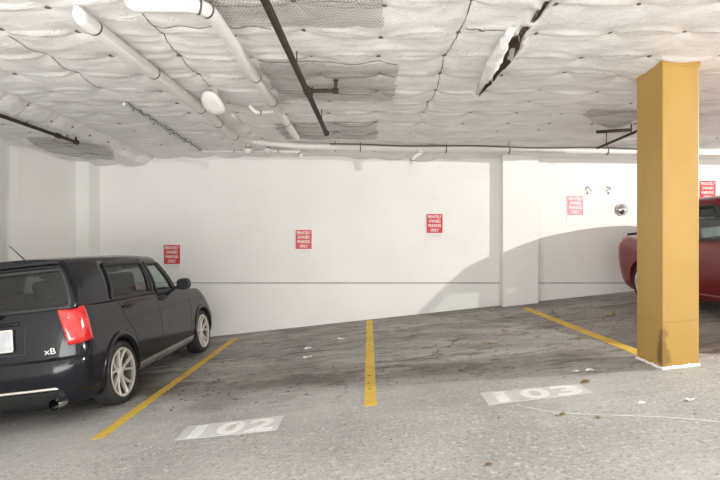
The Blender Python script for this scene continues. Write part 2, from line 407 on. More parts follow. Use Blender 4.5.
# ---------------------------------------------------------------- ceiling membrane
DX, DY, PX0, PY0 = .58, .47, -2.80, 3.88
def pin_pos(i, j):
    h = noise.cell_vector(Vector((i*3.1+.5, j*7.3+.5, 2.5)))
    return PX0+i*DX+(h.x-.5)*.07, PY0+j*DY+(h.y-.5)*.12
def nz(x, y, s, o=0): return noise.noise(Vector((x*s+o, y*s-o, o*1.7)))
def sheet_base(x, y):
    z = 1.665
    t = max(0, min(1, (-x-3.85)/.22)); t = t*t*(3-2*t)
    z -= .125*t
    z -= .035*max(0, min(1, (y-8.0)/1.0))*(1 if x > -.5 else .3)
    if x > -2.2: z += .07*math.exp(-((y-8.12)/.28)**4)*min(1, (x+2.2)/.5)
    z -= .055*math.exp(-((x-2.68)**2+(y-4.5)**2)/.16)
    return z
def H(x, y):
    i0, j0 = round((x-PX0)/DX), round((y-PY0)/DY)
    d, th, pi_ = 9, 0, (0,0)
    for i in (i0-1, i0, i0+1):
        for j in (j0-1, j0, j0+1):
            px, py = pin_pos(i, j); q = math.hypot(x-px, y-py)
            if q < d: d = q; th = math.atan2(y-py, x-px); pi_ = (i, j)
    ph = pi_[0]*1.7+pi_[1]*2.9
    amp = .75+.7*noise.noise(Vector((x*.5, y*.5, 4)))
    z = sheet_base(x, y)
    sag = .072*amp*(1-math.exp(-d/.13))
    wr = abs(math.sin(2.5*th+ph+.9*math.sin(2*th+ph)))
    sag += .011*wr*math.exp(-d/.22)*min(1, d/.05)
    # long folds across
    w = noise.noise(Vector((x*1.1+3, y*5.5+.8*nz(x,y,1.5,2), 1.0)))
    sag += .006*(1-abs(w)*2.2)
    w2 = noise.noise(Vector((x*3.0+8, y*9+1.5*nz(x,y,2,5), 7.0)))
    sag += .0035*(1-abs(w2)*2.4)
    sag += .020*nz(x, y, .8, 11)
    # swags hanging from fastener to fastener
    fi = (x-PX0)/DX; i_ = math.floor(fi); u = fi-i_
    for j in (j0-1, j0, j0+1):
        ya, yb_ = pin_pos(i_, j)[1], pin_pos(i_+1, j)[1]
        for c_, am, wd in ((.10, .019, .020), (.04, .012, .014)):
            c2 = c_*(.4+1.2*noise.cell_vector(Vector((i_+.5, j+.5, 9+c_*50))).x)
            yl = ya+(yb_-ya)*u - c2*4*u*(1-u)
            q = abs(y-yl)/wd
            if q < 2.5: sag += am*math.exp(-q*q)*(.4+4*u*(1-u)*.6)
    z -= sag-.01
    # the seams pull up between sheets
    for sx in (-2.80, -1.64, .68):
        q = abs(x-sx+.02*nz(0, y, 2.0, sx))
        if q < .09: z += .018*(1-q/.09)
    # torn slot
    if 3.0 < y < 5.5:
        cx = 1.165+.03*nz(0, y, 2.2, 3); wd = (.014+.046*min(1,max(0,(y-3.75)/.3)))*math.sin(PI*min(1, max(0, (5.42-y)/2.6)))**.6 if y < 5.42 else 0
        if wd > 0:
            q = abs(x-cx)
            if q < wd: z += .16*(1-(q/wd)**4)
            elif q < wd+.07: z -= .03*(1-(q-wd)/.07)
    # crease along the lowered strip by the left wall
    q = abs(x+3.86+.05*nz(0,y,1.4,9))
    if q < .05: z += .05*(1-q/.05)
    return EYE+z
cx0, cx1, cy0, cy1, st = XL, 7.4, 2.6, YB, .028
nx, ny = int((cx1-cx0)/st), int((cy1-cy0)/st)
V = []; 
for j in range(ny+1):
    y = cy0+(cy1-cy0)*j/ny
    for i in range(nx+1):
        x = cx0+(cx1-cx0)*i/nx
        V.append((x, y, H(x, y)))
Fc = [(j*(nx+1)+i, (j+1)*(nx+1)+i, (j+1)*(nx+1)+i+1, j*(nx+1)+i+1) for j in range(ny) for i in range(nx)]
ceil = structure(mk('ceiling', (V, Fc), M['sheet'], smooth=True))
structure(mk('ceiling', join(box(XL, X1, -.4, cy0+.02, EYE+1.64, ZT), box(cx1-.02, X1, cy0, YB, EYE+1.62, ZT), box(XL-.2, X1, cy0, YB+.2, ZT-.04, ZT+.2)), M['sheet']))
# fasteners
pm = lathe([(-.007,0.001),(-.007,.016),(-.003,.019),(.004,.013),(.03,.003)], 8, 'Z', close=False)
pins = []
for i in range(-4, 16):
    for j in range(-2, 12):
        x, y = pin_pos(i, j)
        if not (XL+.1 < x < 7 and 2.8 < y < 9.0): continue
        if 2.5 < x < 2.95 and 4.2 < y < 4.8: continue
        sx, sy = CX+F*x/y, CY-F*1.66/y
        pins.append((-5 < sx < 725 and -5 < sy, -y, x, y))
pins.sort(key=lambda t: (not t[0], -t[1]))
first = None; rest = []
for k, (vis, _, x, y) in enumerate(pins):
    p = Vector((x, y, H(x, y)-.004))
    if vis and k < 100:
        if first is None:
            first = mk('fastener', pm, M['pin'], ceil); o = first
        else:
            o = first.copy(); COL.objects.link(o); o.parent = ceil
        s = .8+.5*random.random(); o.location = p; o.scale = (s*1.3, s, s); o.rotation_euler.z = random.random()*3
    else: rest.append(move(pm, p))
tag(mk('fastener', join(*rest), M['pin'], ceil), kind='stuff')
def ribbon(path, w, off=.004):       # thin dark seam following the sheet
    V = []; Fc = []
    for k, (x, y) in enumerate(path):
        a = path[max(0,k-1)]; b = path[min(len(path)-1,k+1)]
        t = Vector((b[0]-a[0], b[1]-a[1])).normalized(); n = Vector((-t.y, t.x))*w*(.35+.9*random.random())
        for s in (-1, 1):
            X, Y = x+n.x*s, y+n.y*s; V.append((X, Y, H(X, Y)-off))
        V.append((x, y, H(x, y)-off-.004))
        if k:
            m = 3*k; Fc += [(m-3, m, m+2, m-1), (m-1, m+2, m+1, m-2)]
    return V, Fc
for (sx, ya, yb) in ((-2.80, 3.9, 5.3), (-1.64, 3.0, 5.2), (.68, 3.1, 6.0)):
    path = []; y = ya
    while y < yb:
        i = round((sx-PX0)/DX); j = (y-PY0)/DY; j0 = math.floor(j); f = j-j0
        x = pin_pos(i, j0)[0]*(1-f)+pin_pos(i, j0+1)[0]*f
        path.append((x+.006*random.random(), y)); y += .04
    mk('seam', ribbon(path, .0045), M['seam'], ceil)
path = [(-3.86-.05*nz(0,3.2+.05*k,1.4,9), 3.2+.05*k) for k in range(112)]
mk('seam', ribbon(path, .008), M['seam'], ceil)
# cross seams beside the chicken wire
mk('seam', ribbon([(-1.6+.03*k, 3.72+.02*math.sin(k*.7)) for k in range(30)], .006), M['seam'], ceil)
path = [at_z(465+k*1.1, 32.5+.6*math.sin(k*.4), 1.6) for k in range(36)]
mk('seam', ribbon([(p.x, p.y) for p in path], .008), M['brown'], ceil)

mk('seam', ribbon([(-.98+.03*k, 4.43+.02*math.sin(k*.5)) for k in range(42)], .007), M['seam'], ceil)
mk('seam', ribbon([(-1.25+.03*k, 6.56+.03*math.sin(k*.5)) for k in range(45)], .008), M['seam'], ceil)
# torn slot: brown fill deep inside, loose roll beside it
V = []; Fc = []
n = 110
for k in range(n+1):
    y = 3.02+2.34*k/n; cx = 1.165+.03*nz(0,y,2.2,3); wd = (.014+.046*min(1,max(0,(y-3.75)/.3)))*math.sin(PI*min(1, max(0, (5.42-y)/2.6)))**.6
    for i in range(9):
        a = PI*i/8; r_ = wd*1.02
        V.append((cx-r_*math.cos(a), y, EYE+1.60+.13*math.sin(a)**.7+.012*noise.noise(Vector((i*.9, y*12, 3)))))
    if k:
        for i in range(8):
            a = (k-1)*9+i; Fc.append((a, a+9, a+10, a+1))
tag(mk('torn_insulation', (V, Fc), M['brown'], smooth=True), 'brown insulation showing through the long tear in the white ceiling sheet', 'insulation')
def lumpy(pts, rs, amp, seg=14, sq=1.0):
    v, f = tube(pts, rs, seg)
    out = []
    for p in v:
        q = p + Vector((noise.noise(p*14), noise.noise(p*14+Vector((5,5,5))), noise.noise(p*14+Vector((9,1,4)))))*amp
        out.append(q)
    return out, f
roll = [at_z(512,28,1.60), at_z(503,45,1.555), at_z(494,62,1.54), at_z(486,78,1.55), at_z(479,92,1.58)]
roll = round_path(roll, .3, 6)
tag(mk('sheet_flap', lumpy(roll, [.02+.036*math.sin(PI*min(1,(k+1)/(len(roll)+1)))for k in range(len(roll))], .018), M['sheet'], smooth=True),
    'white rolled edge of ceiling sheet hanging beside the long tear', 'flap')

# ---------------------------------------------------------------- pipes
def pipe(name, label, pts, r, mat, cat='pipe', rad=.12, bands=(), bandmat=None, bw=.014, group=None, smooth=True, ends=None):
    path = round_path(pts, rad, 6) if len(pts) > 2 else [Vector(p) for p in pts]
    root = empty(name, path[0]); tag(root, label, cat, group)
    rs = r
    if ends == 'taper':
        rs = [r]*len(path)
        d = (path[0]-path[1]).normalized()
        path = [path[0]+d*.07+Vector((0,0,.05)), path[0]+d*.035+Vector((0,0,.018))]+path; rs = [r*.25, r*.85]+rs
    mk('pipe_run', tube(path, rs, 16), mat, root, smooth=True, origin=root.location, auto=60)
    L = [0]
    for a, b in zip(path, path[1:]): L.append(L[-1]+(b-a).length)
    for t in bands:
        s = t*L[-1]
        for k in range(len(path)-1):
            if L[k] <= s <= L[k+1]:
                d = (path[k+1]-path[k]).normalized(); c = path[k]+d*(s-L[k])
                mk('strap', tube([c-d*bw/2, c+d*bw/2], r+.004, 16), bandmat or M['band'], root, smooth=True, origin=root.location, auto=50)
    return root
def coupling(root, c, d, r, w=.05):
    d = Vector(d).normalized(); c = Vector(c)
    mk('coupling', tube([c-d*w/2, c-d*w*.4, c+d*w*.4, c+d*w/2], [r*.95, r, r, r*.95], 16), M['pipe'], root, smooth=True, origin=root.location, auto=40)
def hanger(root, x, y, z, r):
    top = H(x, y)+.02
    mk('hanger', join(tube([(x, y, z+r), (x, y, top)], .006, 6), tube([(x-.008,y,z),(x+.008,y,z)], r+.005, 14)), M['band'], root, smooth=True, origin=root.location, auto=50)

ZP = 1.555
A = [at_z(82,18,ZP), at_z(150,70,ZP), at_z(212,117,ZP), at(232,136.5,7.15), at(256,141.5,7.75), at(300,146,8.0), at(345,147,8.15)]
pa = pipe('insulated_pipe', 'white wrapped pipe slanting across the left ceiling behind the elbowed pipe', A, .054, M['pipe'], rad=.3, bands=(.04,.2,.4,.52,.66), ends='taper')
B = [at_z(136,5,ZP), at_z(206,6,ZP), at_z(221,26,ZP), at_z(262,88,ZP), at_z(297,138,ZP)]
B[1] = Vector((B[2].x-.03, B[0].y, B[0].z)); B[1].x = -1.06; B[2].x = -1.05; B[3].x = -1.045; B[4].x=-1.04
pb = pipe('insulated_pipe', 'white pipe with a square elbow running to the wall beside the black pipe', B, .047, M['pipe'], rad=.17, bands=(.11,.125,.42,.6,.8), ends='taper')
# main run along the wall
C_ = [at(296,146.5,8.15), at(470,148,8.15), at(720,152,8.15), at(860,154,8.15)]
pc = pipe('wall_pipe', 'long white pipe running level along the top of the back wall', [C_[0],C_[-1]], .058, M['pipe'], bands=(.12,.24), bandmat=M['pipe'], bw=.05)
zc = (C_[0].z+C_[-1].z)/2
for px in (335, 360.5, 446, 509, 607, 690):
    p = at(px, 147+(px-296)*.0133, 8.15)
    hanger(pc, p.x, p.y, p.z, .058)
gap_shade = [at(px_, 144.0+(px_-296)*.0133+.6*math.sin(px_*.05), 8.02) for px_ in range(330, 660, 8)]  # dark gap shade above the wall pipe, drawn as a thin tube
mk('cable_and_gap_shade', tube(gap_shade, .011, 8), M['band'], pc, smooth=True, origin=pc.location)
for px in (330, 420): 
    p = at(px, 147+(px-296)*.0133, 8.15); coupling(pc, p, (1,0,0), .069, .08)
coupling(pc, at(298,146.5,8.1), (1,0,0), .072, .12)
pipe('large_pipe', 'thicker white pipe along the back wall behind the yellow pillar', [at(592,150,8.45), at(760,153,8.45)], .078, M['pipe'], bands=(.3,.8))
pd_ = pipe('upper_pipe', 'white pipe tucked above the long wall pipe by the narrow wall pier', [at(447,139,8.5), at(600,141,8.5), at(760,143,8.5)], .05, M['pipe'])
Cc = [at_z(124,104,1.6), at_z(160,128,1.6), at_z(201,151.5,1.59), at(300,152.5,8.42)]
Cc[3].z = Cc[2].z
pe = pipe('conduit', 'thin pale conduit with dark ties angling across the left ceiling', Cc, .017, M['pipe'], rad=.05, bands=(.05,.2,.33,.45,.6,.75,.9))
wires = []
for k in range(40):
    t = k/39; p = Cc[0].lerp(Cc[2], t); wires.append(p+Vector((.02*math.sin(k*1.7)+.02, 0, .018+.012*math.cos(k*2.3))))
mk('cable_and_gap_shade', tube(wires, .006, 6), M['band'], pe, smooth=True, origin=pe.location)
# black sprinkler pipe
ZS = 1.47
K = [at_z(262,-8,ZS), at_z(328,133,ZS)]; K[0].x = -.625; K[1].x = -.555
ks = empty('sprinkler_pipe', K[0]); tag(ks, 'long black iron pipe descending the ceiling centre with a short branch', 'pipe')
mk('pipe_run', tube([K[0], K[1]], .027, 14), M['iron'], ks, smooth=True, origin=ks.location, auto=50)
mk('end_cap', tube([K[1]-Vector((0,.03,0)), K[1]+Vector((0,.03,0))], .036, 14), M['iron'], ks, smooth=True, origin=ks.location, auto=50)
J = at_z(309,91,ZS); J.x = -.585
E1 = J+Vector((.27,0,.0))
mk('branch_pipe', tube(round_path([J, E1, E1+Vector((0,0,.10))], .03), .017, 12), M['iron'], ks, smooth=True, origin=ks.location, auto=50)
mk('tee_fitting', join(tube([J-Vector((0,.05,0)), J+Vector((0,.05,0))], .038, 14), tube([J, J+Vector((.05,0,0))], .03, 14)), M['iron'], ks, smooth=True, origin=ks.location, auto=50)
mk('elbow_fitting', tube([E1-Vector((.03,0,0)), E1+Vector((.025,0,0))], .026, 12), M['iron'], ks, smooth=True, origin=ks.location, auto=50)
hd = E1+Vector((0,0,.05))
mk('sprinkler_head', join(tube([hd, hd+Vector((0,0,.05))], .012, 8), tube([hd+Vector((0,0,.05)), hd+Vector((0,0,.054))], .028, 12)), M['iron'], ks, smooth=True, origin=ks.location, auto=40)
# left black pipe
K2 = [at_z(-60,101,1.45), at_z(76,142,1.45)]; K2[0].x = K2[1].x-.02
k2 = empty('sprinkler_pipe', K2[1]); tag(k2, 'black iron pipe ending in an upturned tip beside the left wall', 'pipe')
mk('pipe_run', tube(K2, .022, 12), M['iron'], k2, smooth=True, origin=k2.location, auto=50)
mk('sprinkler_head', join(tube([K2[1], K2[1]+Vector((0,0,.07))], .014, 10), tube([K2[1]-Vector((0,.03,0)), K2[1]+Vector((0,.03,0))], .034, 12)), M['iron'], k2, smooth=True, origin=k2.location, auto=50)
q = K2[0].lerp(K2[1], .8)
mk('coupling', tube([q-Vector((0,.04,0)), q+Vector((0,.04,0))], .033, 12), M['iron'], k2, smooth=True, origin=k2.location, auto=50)
# right dark pipe
K3 = [at_z(598,148,1.5), at_z(640,125,1.5), at_z(668,109,1.5)]
for p in K3: p.x = 3.50
k3 = empty('sprinkler_pipe', K3[0]); tag(k3, 'black iron pipe running from behind the yellow pillar to the wall pipe', 'pipe')
mk('pipe_run', tube([K3[0], K3[2]], .018, 12), M['iron'], k3, smooth=True, origin=k3.location)
def rod(root, p, q):
    mk('hanger', tube([p, q], .006, 6), M['iron'], root, smooth=True, origin=root.location)
for t in (.35, .62, .85):
    p = K[0].lerp(K[1], t); rod(ks, p, Vector((p.x, p.y, H(p.x,p.y)+.02)))
for t in (.5, .9):
    p = K2[0].lerp(K2[1], t); rod(k2, p, Vector((p.x, p.y, H(p.x,p.y)+.02)))
q = K3[0].lerp(K3[2], .45)
mk('branch_pipe', tube([q+Vector((0,0,.05)), q+Vector((-.42,.1,.045))], .022, 10), M['iron'], k3, smooth=True, origin=k3.location)
rod(k3, q+Vector((-.3,.07,.04)), q+Vector((-.3,.07,-.12)))
mk('hanger', tube([q+Vector((0,0,-.01)), q+Vector((0,0,.16))], .009, 8), M['iron'], k3, smooth=True, origin=k3.location)
# small fittings near the wall run
e = [at(250,106,5.6), at(256,113,5.6), at(275,111.5,5.75), at(284,111,5.85)]
pf = pipe('elbow_pipe', 'short white curved pipe stub beside the elbowed pipe', e, .022, M['pipe'], rad=.08, bands=(.3,.75))
for lab, px, D in (('white valve fitting hanging under the wall pipe, nearer the left wall', 248, 8.1), ('white pipe tee under the wall pipe, beside the joined pipes', 268, 8.1)):
    p = at(px, 147, D); r_ = empty('pipe_fitting', p); tag(r_, lab, 'pipe fitting')
    mk('fitting_body', join(tube([p+Vector((0,0,.06)), p+Vector((0,0,-.10))], .03, 12), tube([p+Vector((-.05,0,-.05)), p+Vector((.06,0,-.05))], .034, 12)), M['pipe'], r_, smooth=True, origin=p, auto=50)
    mk('clamp', tube([p+Vector((0,0,.0)), p+Vector((0,0,-.015))], .037, 12), M['band'], r_, smooth=True, origin=p, auto=50)
p = at(300,152,8.0)
pg = pipe('elbow_pipe', 'small white elbow under the joint where the ceiling pipes meet', [at(272,151,8.05), p, p+Vector((.02,0,-.10))], .026, M['pipe'], rad=.05, bands=(.2,.85))
p = at(423,153,8.2)
ph = pipe('elbow_pipe', 'white drop elbow under the long wall pipe by the middle red sign', [at(440,148,8.25), at(424,151,8.25), at(413,157,8.3), at(412,163,8.35)], .035, M['pipe'], rad=.06, bands=(.9,))
# wrapped thing like a round cap hanging below the ceiling
c = at_z(213,103,1.50)
Rm = Matrix.Translation(c) @ Matrix.Rotation(math.radians(-38),4,'X') @ Matrix.Rotation(math.radians(18),4,'Y')
rc = empty('round_cover', c); tag(rc, 'round white lid-like cover hanging off the slanting wrapped pipe', 'cover')
v, f = lathe([(-.03,.001),(-.034,.06),(-.028,.115),(-.008,.132),(.012,.128),(.016,.001)], 28, 'Z', close=False)
v = [Vector((p.x*(1+.08*math.sin(3*math.atan2(p.y,p.x))), p.y*1.12, p.z+.012*noise.noise(p*9))) for p in v]
mk('cover_disc', move((v,f), Rm), M['pipe'], rc, smooth=True, origin=c)
mk('cover_neck', tube([Rm@Vector((0,0,.01)), Rm@Vector((0,0,.05)), (c.x, c.y+.02, H(c.x,c.y)+.02)], .045, 14), M['pipe'], rc, smooth=True, origin=c)
c = at_z(237,120,1.60)
tag(mk('pipe_wrap', lumpy([c+Vector((-.02,-.2,.04)), c+Vector((0,-.08,0)), c+Vector((0,.08,0)), c+Vector((0,.25,.03))], [.012,.03,.03,.012], .02, 10), M['pipe'], smooth=True),
    'small twisted white wrap dangling between the two slanting ceiling pipes', 'wrap')

# wire netting
def netting(label, x0, x1, y0, y1, cell=.024, cut=None, off=.016, drop=0, w=.0010):
    s = cell/math.sqrt(3); pts = {}; edges = set(); P_ = []
    def vid(x, y):
        k = (round(x*2000), round(y*2000))
        if k not in pts:
            pts[k] = len(P_)
            P_.append((x, y, H(x, y)-off-drop*math.sin(PI*max(0,min(1,(x-x0)/(x1-x0))))*(.5+.5*math.sin(y*9))))
        return pts[k]
    r = 0; y = y0
    while y < y1:
        x = x0+(cell/2 if r % 2 else 0)
        while x < x1:
            e_ = .06*noise.noise(Vector((x*7, y*7, 2)))
            if min(x-x0, x1-x, y-y0 if y0 > 3.1 else 1, y1-y) > abs(e_) and (cut is None or cut((x-x0)/(x1-x0), (y-y0)/(y1-y0))):
                hv = [(x+s*math.sin(k*PI/3), y+s*math.cos(k*PI/3)) for k in range(6)]
                ids = [vid(*q) for q in hv]
                for a, b in zip(ids, ids[1:]+ids[:1]): edges.add((min(a,b), max(a,b)))
            x += cell
        y += s*1.5; r += 1
    V = []; Fc = []
    for a, b in edges:
        A_, B_ = Vector(P_[a]), Vector(P_[b]); t = (B_-A_).normalized(); u = t.orthogonal().normalized(); q = t.cross(u); n = len(V)
        for p in (A_, B_):
            for k in range(3):
                an = k*2*PI/3; V.append(p+(u*math.cos(an)+q*math.sin(an))*w)
        for k in range(3):
            l = (k+1)%3; Fc.append((n+k, n+l, n+3+l, n+3+k))
    tag(mk('wire_netting', (V, Fc), M['wire']), label, 'wire netting')
netting('grey wire netting on the ceiling nearest the viewer, above the elbowed pipe', -1.12, .10, 3.0, 3.68, w=.0016)
netting('grey wire netting sheet under the ceiling around the black pipe branch', -.98, .27, 4.42, 5.55, drop=.015, w=.0013)
netting('narrow wire netting at the far end of the long black pipe', -1.25, .12, 6.55, 7.5, drop=.01)
netting('wire netting bulging beside the yellow pillar above the black pipe', 2.6, 3.42, 5.8, 7.0, drop=.03, cut=lambda u,v: v < .25+.75*u)
netting('wire netting bulging over the tip of the black pipe by the left wall', -5.0, -4.0, 6.9, 8.4, drop=.02, cut=lambda u,v: abs(u-.5)*.9+abs(v-.5)*.6 < .5)
netting('small wire netting scrap at the left picture edge above the black pipe', -4.95, -4.25, 4.9, 6.3, drop=.02, cut=lambda u,v: v < 1.1-.6*u)

# ---------------------------------------------------------------- yellow pillar
px0, px1, py0, py1 = 2.525, 2.838, 4.30, 4.716
zt = EYE+1.567
yp = empty('yellow_pillar', ((px0+px1)/2, (py0+py1)/2, fz(2.7)))
tag(yp, 'square yellow painted pillar with scuffed brown foot in front of the red car', 'pillar')
mk('shaft', bev_box(px0, px1, py0, py1, .0, zt, .006), M['yellow'], yp, origin=yp.location)
mk('top_plate', bev_box(px0-.004, px1+.014, py0-.004, py1+.006, zt-.022, zt+.04, .004), M['yellow'], yp, origin=yp.location)
def foot():
    V = []; per = [(px0,py0),(px1,py0),(px1,py1),(px0,py1)]; pts = []
    for a, b in zip(per, per[1:]+per[:1]):
        for k in range(14): pts.append((a[0]+(b[0]-a[0])*k/14, a[1]+(b[1]-a[1])*k/14))
    cx, cy = (px0+px1)/2, (py0+py1)/2; n = len(pts); Fc = []
    for (x, y) in pts:
        h = .017+.012*noise.noise(Vector((x*30,y*30,1))); e = .008+.006*noise.noise(Vector((x*22,y*22,5)))
        dx, dy = x-cx, y-cy; g = 1+e/abs(max(abs(dx),abs(dy),key=abs))
        X, Y = cx+dx*(1+e/.142), cy+dy*(1+e/.217)
        V += [(X,Y,fz(X)-.02),(X,Y,fz(X)+h*.6),(cx+dx*1.01,cy+dy*1.008,fz(X)+h+.006),(cx+dx*.96,cy+dy*.96,fz(X)+h)]
    for k in range(n):
        l = (k+1)%n
        for i in range(3): Fc.append((4*k+i,4*l+i,4*l+i+1,4*k+i+1))
    return V, Fc
mk('foot_paint', foot(), M['basewhite'], yp, origin=yp.location)

# ---------------------------------------------------------------- wall signs
def sign(px, py, label, face, lower=True, D=YB):
    c = at(px, py, D); w, h = .29, .345
    r = empty('parking_sign', (c.x, D, c.z)); tag(r, label, 'sign', 'red parking signs on the back wall')
    hh = .12
    mk('backing_panel', bev_box(-w/2-.012, w/2+.012, -.012, .0, -h/2-hh, h/2+.012, .003), M['white'], r)
    mk('red_panel', bev_box(-w/2, w/2, -.019, -.010, -h/2, h/2, .002), face, r)
    R = Matrix.Rotation(PI/2, 4, 'X')
    for i, (t, s) in enumerate((('PRIVATELY', 1.0), ('OWNED', 1.0), ('PARKING', 1.0), ('ONLY', 1.0))):
        vf = text_mesh(t, .074, .0016, .70 if i == 0 else .74)
        mk('lettering', move(vf, Matrix.Translation((0, -.0205, .118-.080*i)) @ R), M['white'], r)
    for j, (t, s) in enumerate((('UNAUTHORIZED VEHICLES', .021), ('TOWED AT OWNER EXPENSE', .020))):
        vf = text_mesh(t, s, .0, .9)
        mk('small_print', move(vf, Matrix.Translation((0, -.0135, -h/2-.038-.034*j)) @ R), M['ink'], r)
    return r
sign(172.3, 254.5, 'red sign just above the dark car bonnet, leftmost of the wall signs', M['red'])
sign(303.8, 239.5, 'red sign on the bare wall between the dark car and the middle yellow line', M['red'])
sign(434.5, 223.5, 'red sign on the back wall left of the narrow wall pier', M['red'])
sign(575, 205.5, 'red sign painted pinkish with glare on the wall left of the round mirror', M['pink'])
sign(707, 190.5, 'red sign half hidden behind the pillar and above the red car roof', M['red'])

# convex mirror
c = at(622, 209.5, YB-.05); r = empty('convex_mirror', c); tag(r, 'small round convex mirror on the back wall beside the pillar', 'mirror')
prof = [(.04,.001)]+[(-.055+.055*(1-math.cos(a)), .112*math.sin(a)) for a in [PI/2*k/10 for k in range(10,-1,-1)]]
mk('mirror_dome', lathe([(-.055+.06*(t/10)**2*1.0, .10*t/10) for t in range(0,11)], 32, 'Y', close=False), M['chrome'], r, smooth=True)
mk('rim', lathe([(.0,.097),(-.004,.100),(.0,.104),(.05,.102),(.05,.09)], 32, 'Y', close=False), M['steel'], r, smooth=True, auto=40)
# two little tap fittings
for k, (px, lab) in enumerate(((587, 'small metal tap bracket above the pinkish sign, left one'), (608, 'small metal tap bracket above the round mirror, right one'))):
    c = at(px, 190, YB); r = empty('wall_bracket', c); tag(r, lab, 'bracket')
    s = 1 if k else -1
    mk('bracket_arm', join(tube([(0,0,.05),(0,-.05,.05)], .012, 8), tube(round_path([(0,-.05,.05),(-.02*s,-.07,.0),(-.06*s,-.06,-.03)],.02), .009, 8)), M['steel'], r, smooth=True)
    mk('bolt', tube([(0,-.0,-.06),(0,-.03,-.06)], .014, 8), M['band'], r, smooth=True)
    mk('bolt', tube([(.03*s,0,.02),(.03*s,-.03,.02)], .01, 8), M['band'], r, smooth=True)

# ---------------------------------------------------------------- floor paint
def floor_quad(poly, h=.003, nseg=1):
    V = [(p[0], p[1], fz(p[0])+h) for p in poly]+[(p[0], p[1], fz(p[0])-.002) for p in poly]; n = len(poly)
    return V, [tuple(range(n))]+[tuple(range(n,2*n))[::-1]]+[(i, n+i, n+(i+1)%n, (i+1)%n) for i in range(n)]
def fline(label, a, b, w):
    A_, B_ = on_floor(*a), on_floor(*b); d = (B_-A_); d.z = 0; d.normalize(); n = Vector((-d.y, d.x, 0))*w/2
    L = []; R_ = []
    for k in range(41):
        p = A_.lerp(B_, k/40)
        L.append(p+n*(1+.10*noise.noise(p*9))); R_.append(p-n*(1+.10*noise.noise(p*9+Vector((3,3,3)))))
    tag(mk('parking_line', floor_quad(L+R_[::-1]), M['line']), label, 'parking line', 'yellow stall lines')
fline('yellow stall line on the floor beside the dark car', (97,439), (236,338), .105)
fline('yellow stall line in the middle of the floor, between the stencilled numbers', (370.5,406), (369.5,320.5), .105)
fline('yellow stall line running from the wall pier to the yellow pillar', (662,362), (525,308), .115)
def number(txt, corners, lab, dpx):
    c = [on_floor(*p) for p in corners]          # near-left, far-left, far-right, near-right
    cen = (c[0]+c[1]+c[2]+c[3])/4; o = Vector((cen.x, cen.y, fz(cen.x)))
    r = empty('stall_number', o); tag(r, lab, 'floor number')
    mk('painted_pad', floor_quad(c, .003), M['pad'], r, origin=o)
    uw = ((c[3]+c[2])/2-(c[0]+c[1])/2); uh = ((c[1]+c[2])/2-(c[0]+c[3])/2)
    for i, ch in enumerate(txt):
        v, f = text_mesh(ch, 1.0, .025)
        xs = [p.x for p in v]; ys = [p.y for p in v]; mx, my = (max(xs)+min(xs))/2, (max(ys)+min(ys))/2; hh = max(ys)-min(ys); ww = max(xs)-min(xs)
        u0 = (-.33, 0, .31)[i]; wd = .115 if ch == '1' else .27
        V = []
        for p in v:
            a = (p.x-mx)/ww*wd+u0; b = (p.y-my)/hh*.86
            q = cen+uw*a+uh*b; V.append(Vector((q.x, q.y, fz(q.x)+(.0045 if p.z > 0 else .001))))
        mk('stencilled_digit', (V, f), M['digit'], r, origin=o)
number('102', [(174.6,440.4),(187.5,426.5),(284.4,415.6),(276.5,430)], 'white stencilled 102 painted on the floor by the dark car', 0)
number('103', [(488.5,405),(479.6,393),(579.5,384.2),(592.5,392.6)], 'worn white stencilled 103 painted on the floor left of the pillar', 0)
# pale scrape
pts = [on_floor(*p) for p in ((516,405),(530,408),(545,411),(568,413.6),(600,415),(634,416),(665,417.5),(700,420),(735,424))]
pts = round_path(pts, .3, 4); L = []; R_ = []
for k, p in enumerate(pts):
    d = pts[min(k+1,len(pts)-1)]-pts[max(k-1,0)]; n = Vector((-d.y,d.x,0)).normalized()*(.011+.005*noise.noise(p*7))
    L.append(p+n); R_.append(p-n)
V = [(p.x,p.y,fz(p.x)+.002) for q in zip(L,R_) for p in q]; Fc = [(2*i,2*i+1,2*i+3,2*i+2) for i in range(len(pts)-1)]
tag(mk('paint_scrape', (V, Fc), M['scratch']), 'thin pale curved scrape on the floor below the stencilled 103', 'scrape')

# ---------------------------------------------------------------- litter
def litter(px, py, s, kind, lab):
    p = on_floor(px, py); V = []; Fc = []
    n = 9
    a0 = random.random()*6
    V.append(Vector((0,0,.012)))
    for k in range(n):
        a = a0+2*PI*k/n; r = s*(.6+.5*random.random()); V.append(Vector((r*math.cos(a)*1.3, r*math.sin(a), .004+.02*random.random()*(s/.04))))
    for k in range(n): Fc.append((0, 1+k, 1+(k+1)%n))
    V += [v-Vector((0,0,.003)) for v in V]; Fc += [(n+1, n+2+(k+1)%n, n+2+k) for k in range(n)]
    Fc += [(1+k, n+2+k, n+2+(k+1)%n, 1+(k+1)%n) for k in range(n)]
    V = [Vector((v.x, v.y, v.z+SL*v.x)) for v in V]
    o = mk({'paper':'paper_scrap','leaf':'dry_leaf','leafy':'dry_leaf'}[kind], (V, Fc), M[kind]); o.location = p
    tag(o, lab, 'litter')
litter(308,349,.05,'paper','white paper scrap on the floor below the second red sign, upper one')
litter(308,357.5,.045,'paper','white paper scrap on the floor left of the middle line, nearer one')
litter(340.5,339,.05,'paper','white paper scrap close to the wall beside the middle yellow line')
litter(690,400.5,.028,'paper','crumpled white scrap on the floor below the yellow pillar')
litter(642,403,.025,'paper','white scrap on the floor just left of and below the pillar')
litter(576,371.5,.025,'paper','tiny white scrap in the pillar shadow, left one')
litter(590,371,.035,'paper','white scrap in the pillar shadow, nearest the pillar')
litter(585,382.5,.035,'leaf','brown dry leaf above the end of the stencilled 103')
litter(610,315,.06,'leafy','tan dry leaf on the floor between the last yellow line and the red car')
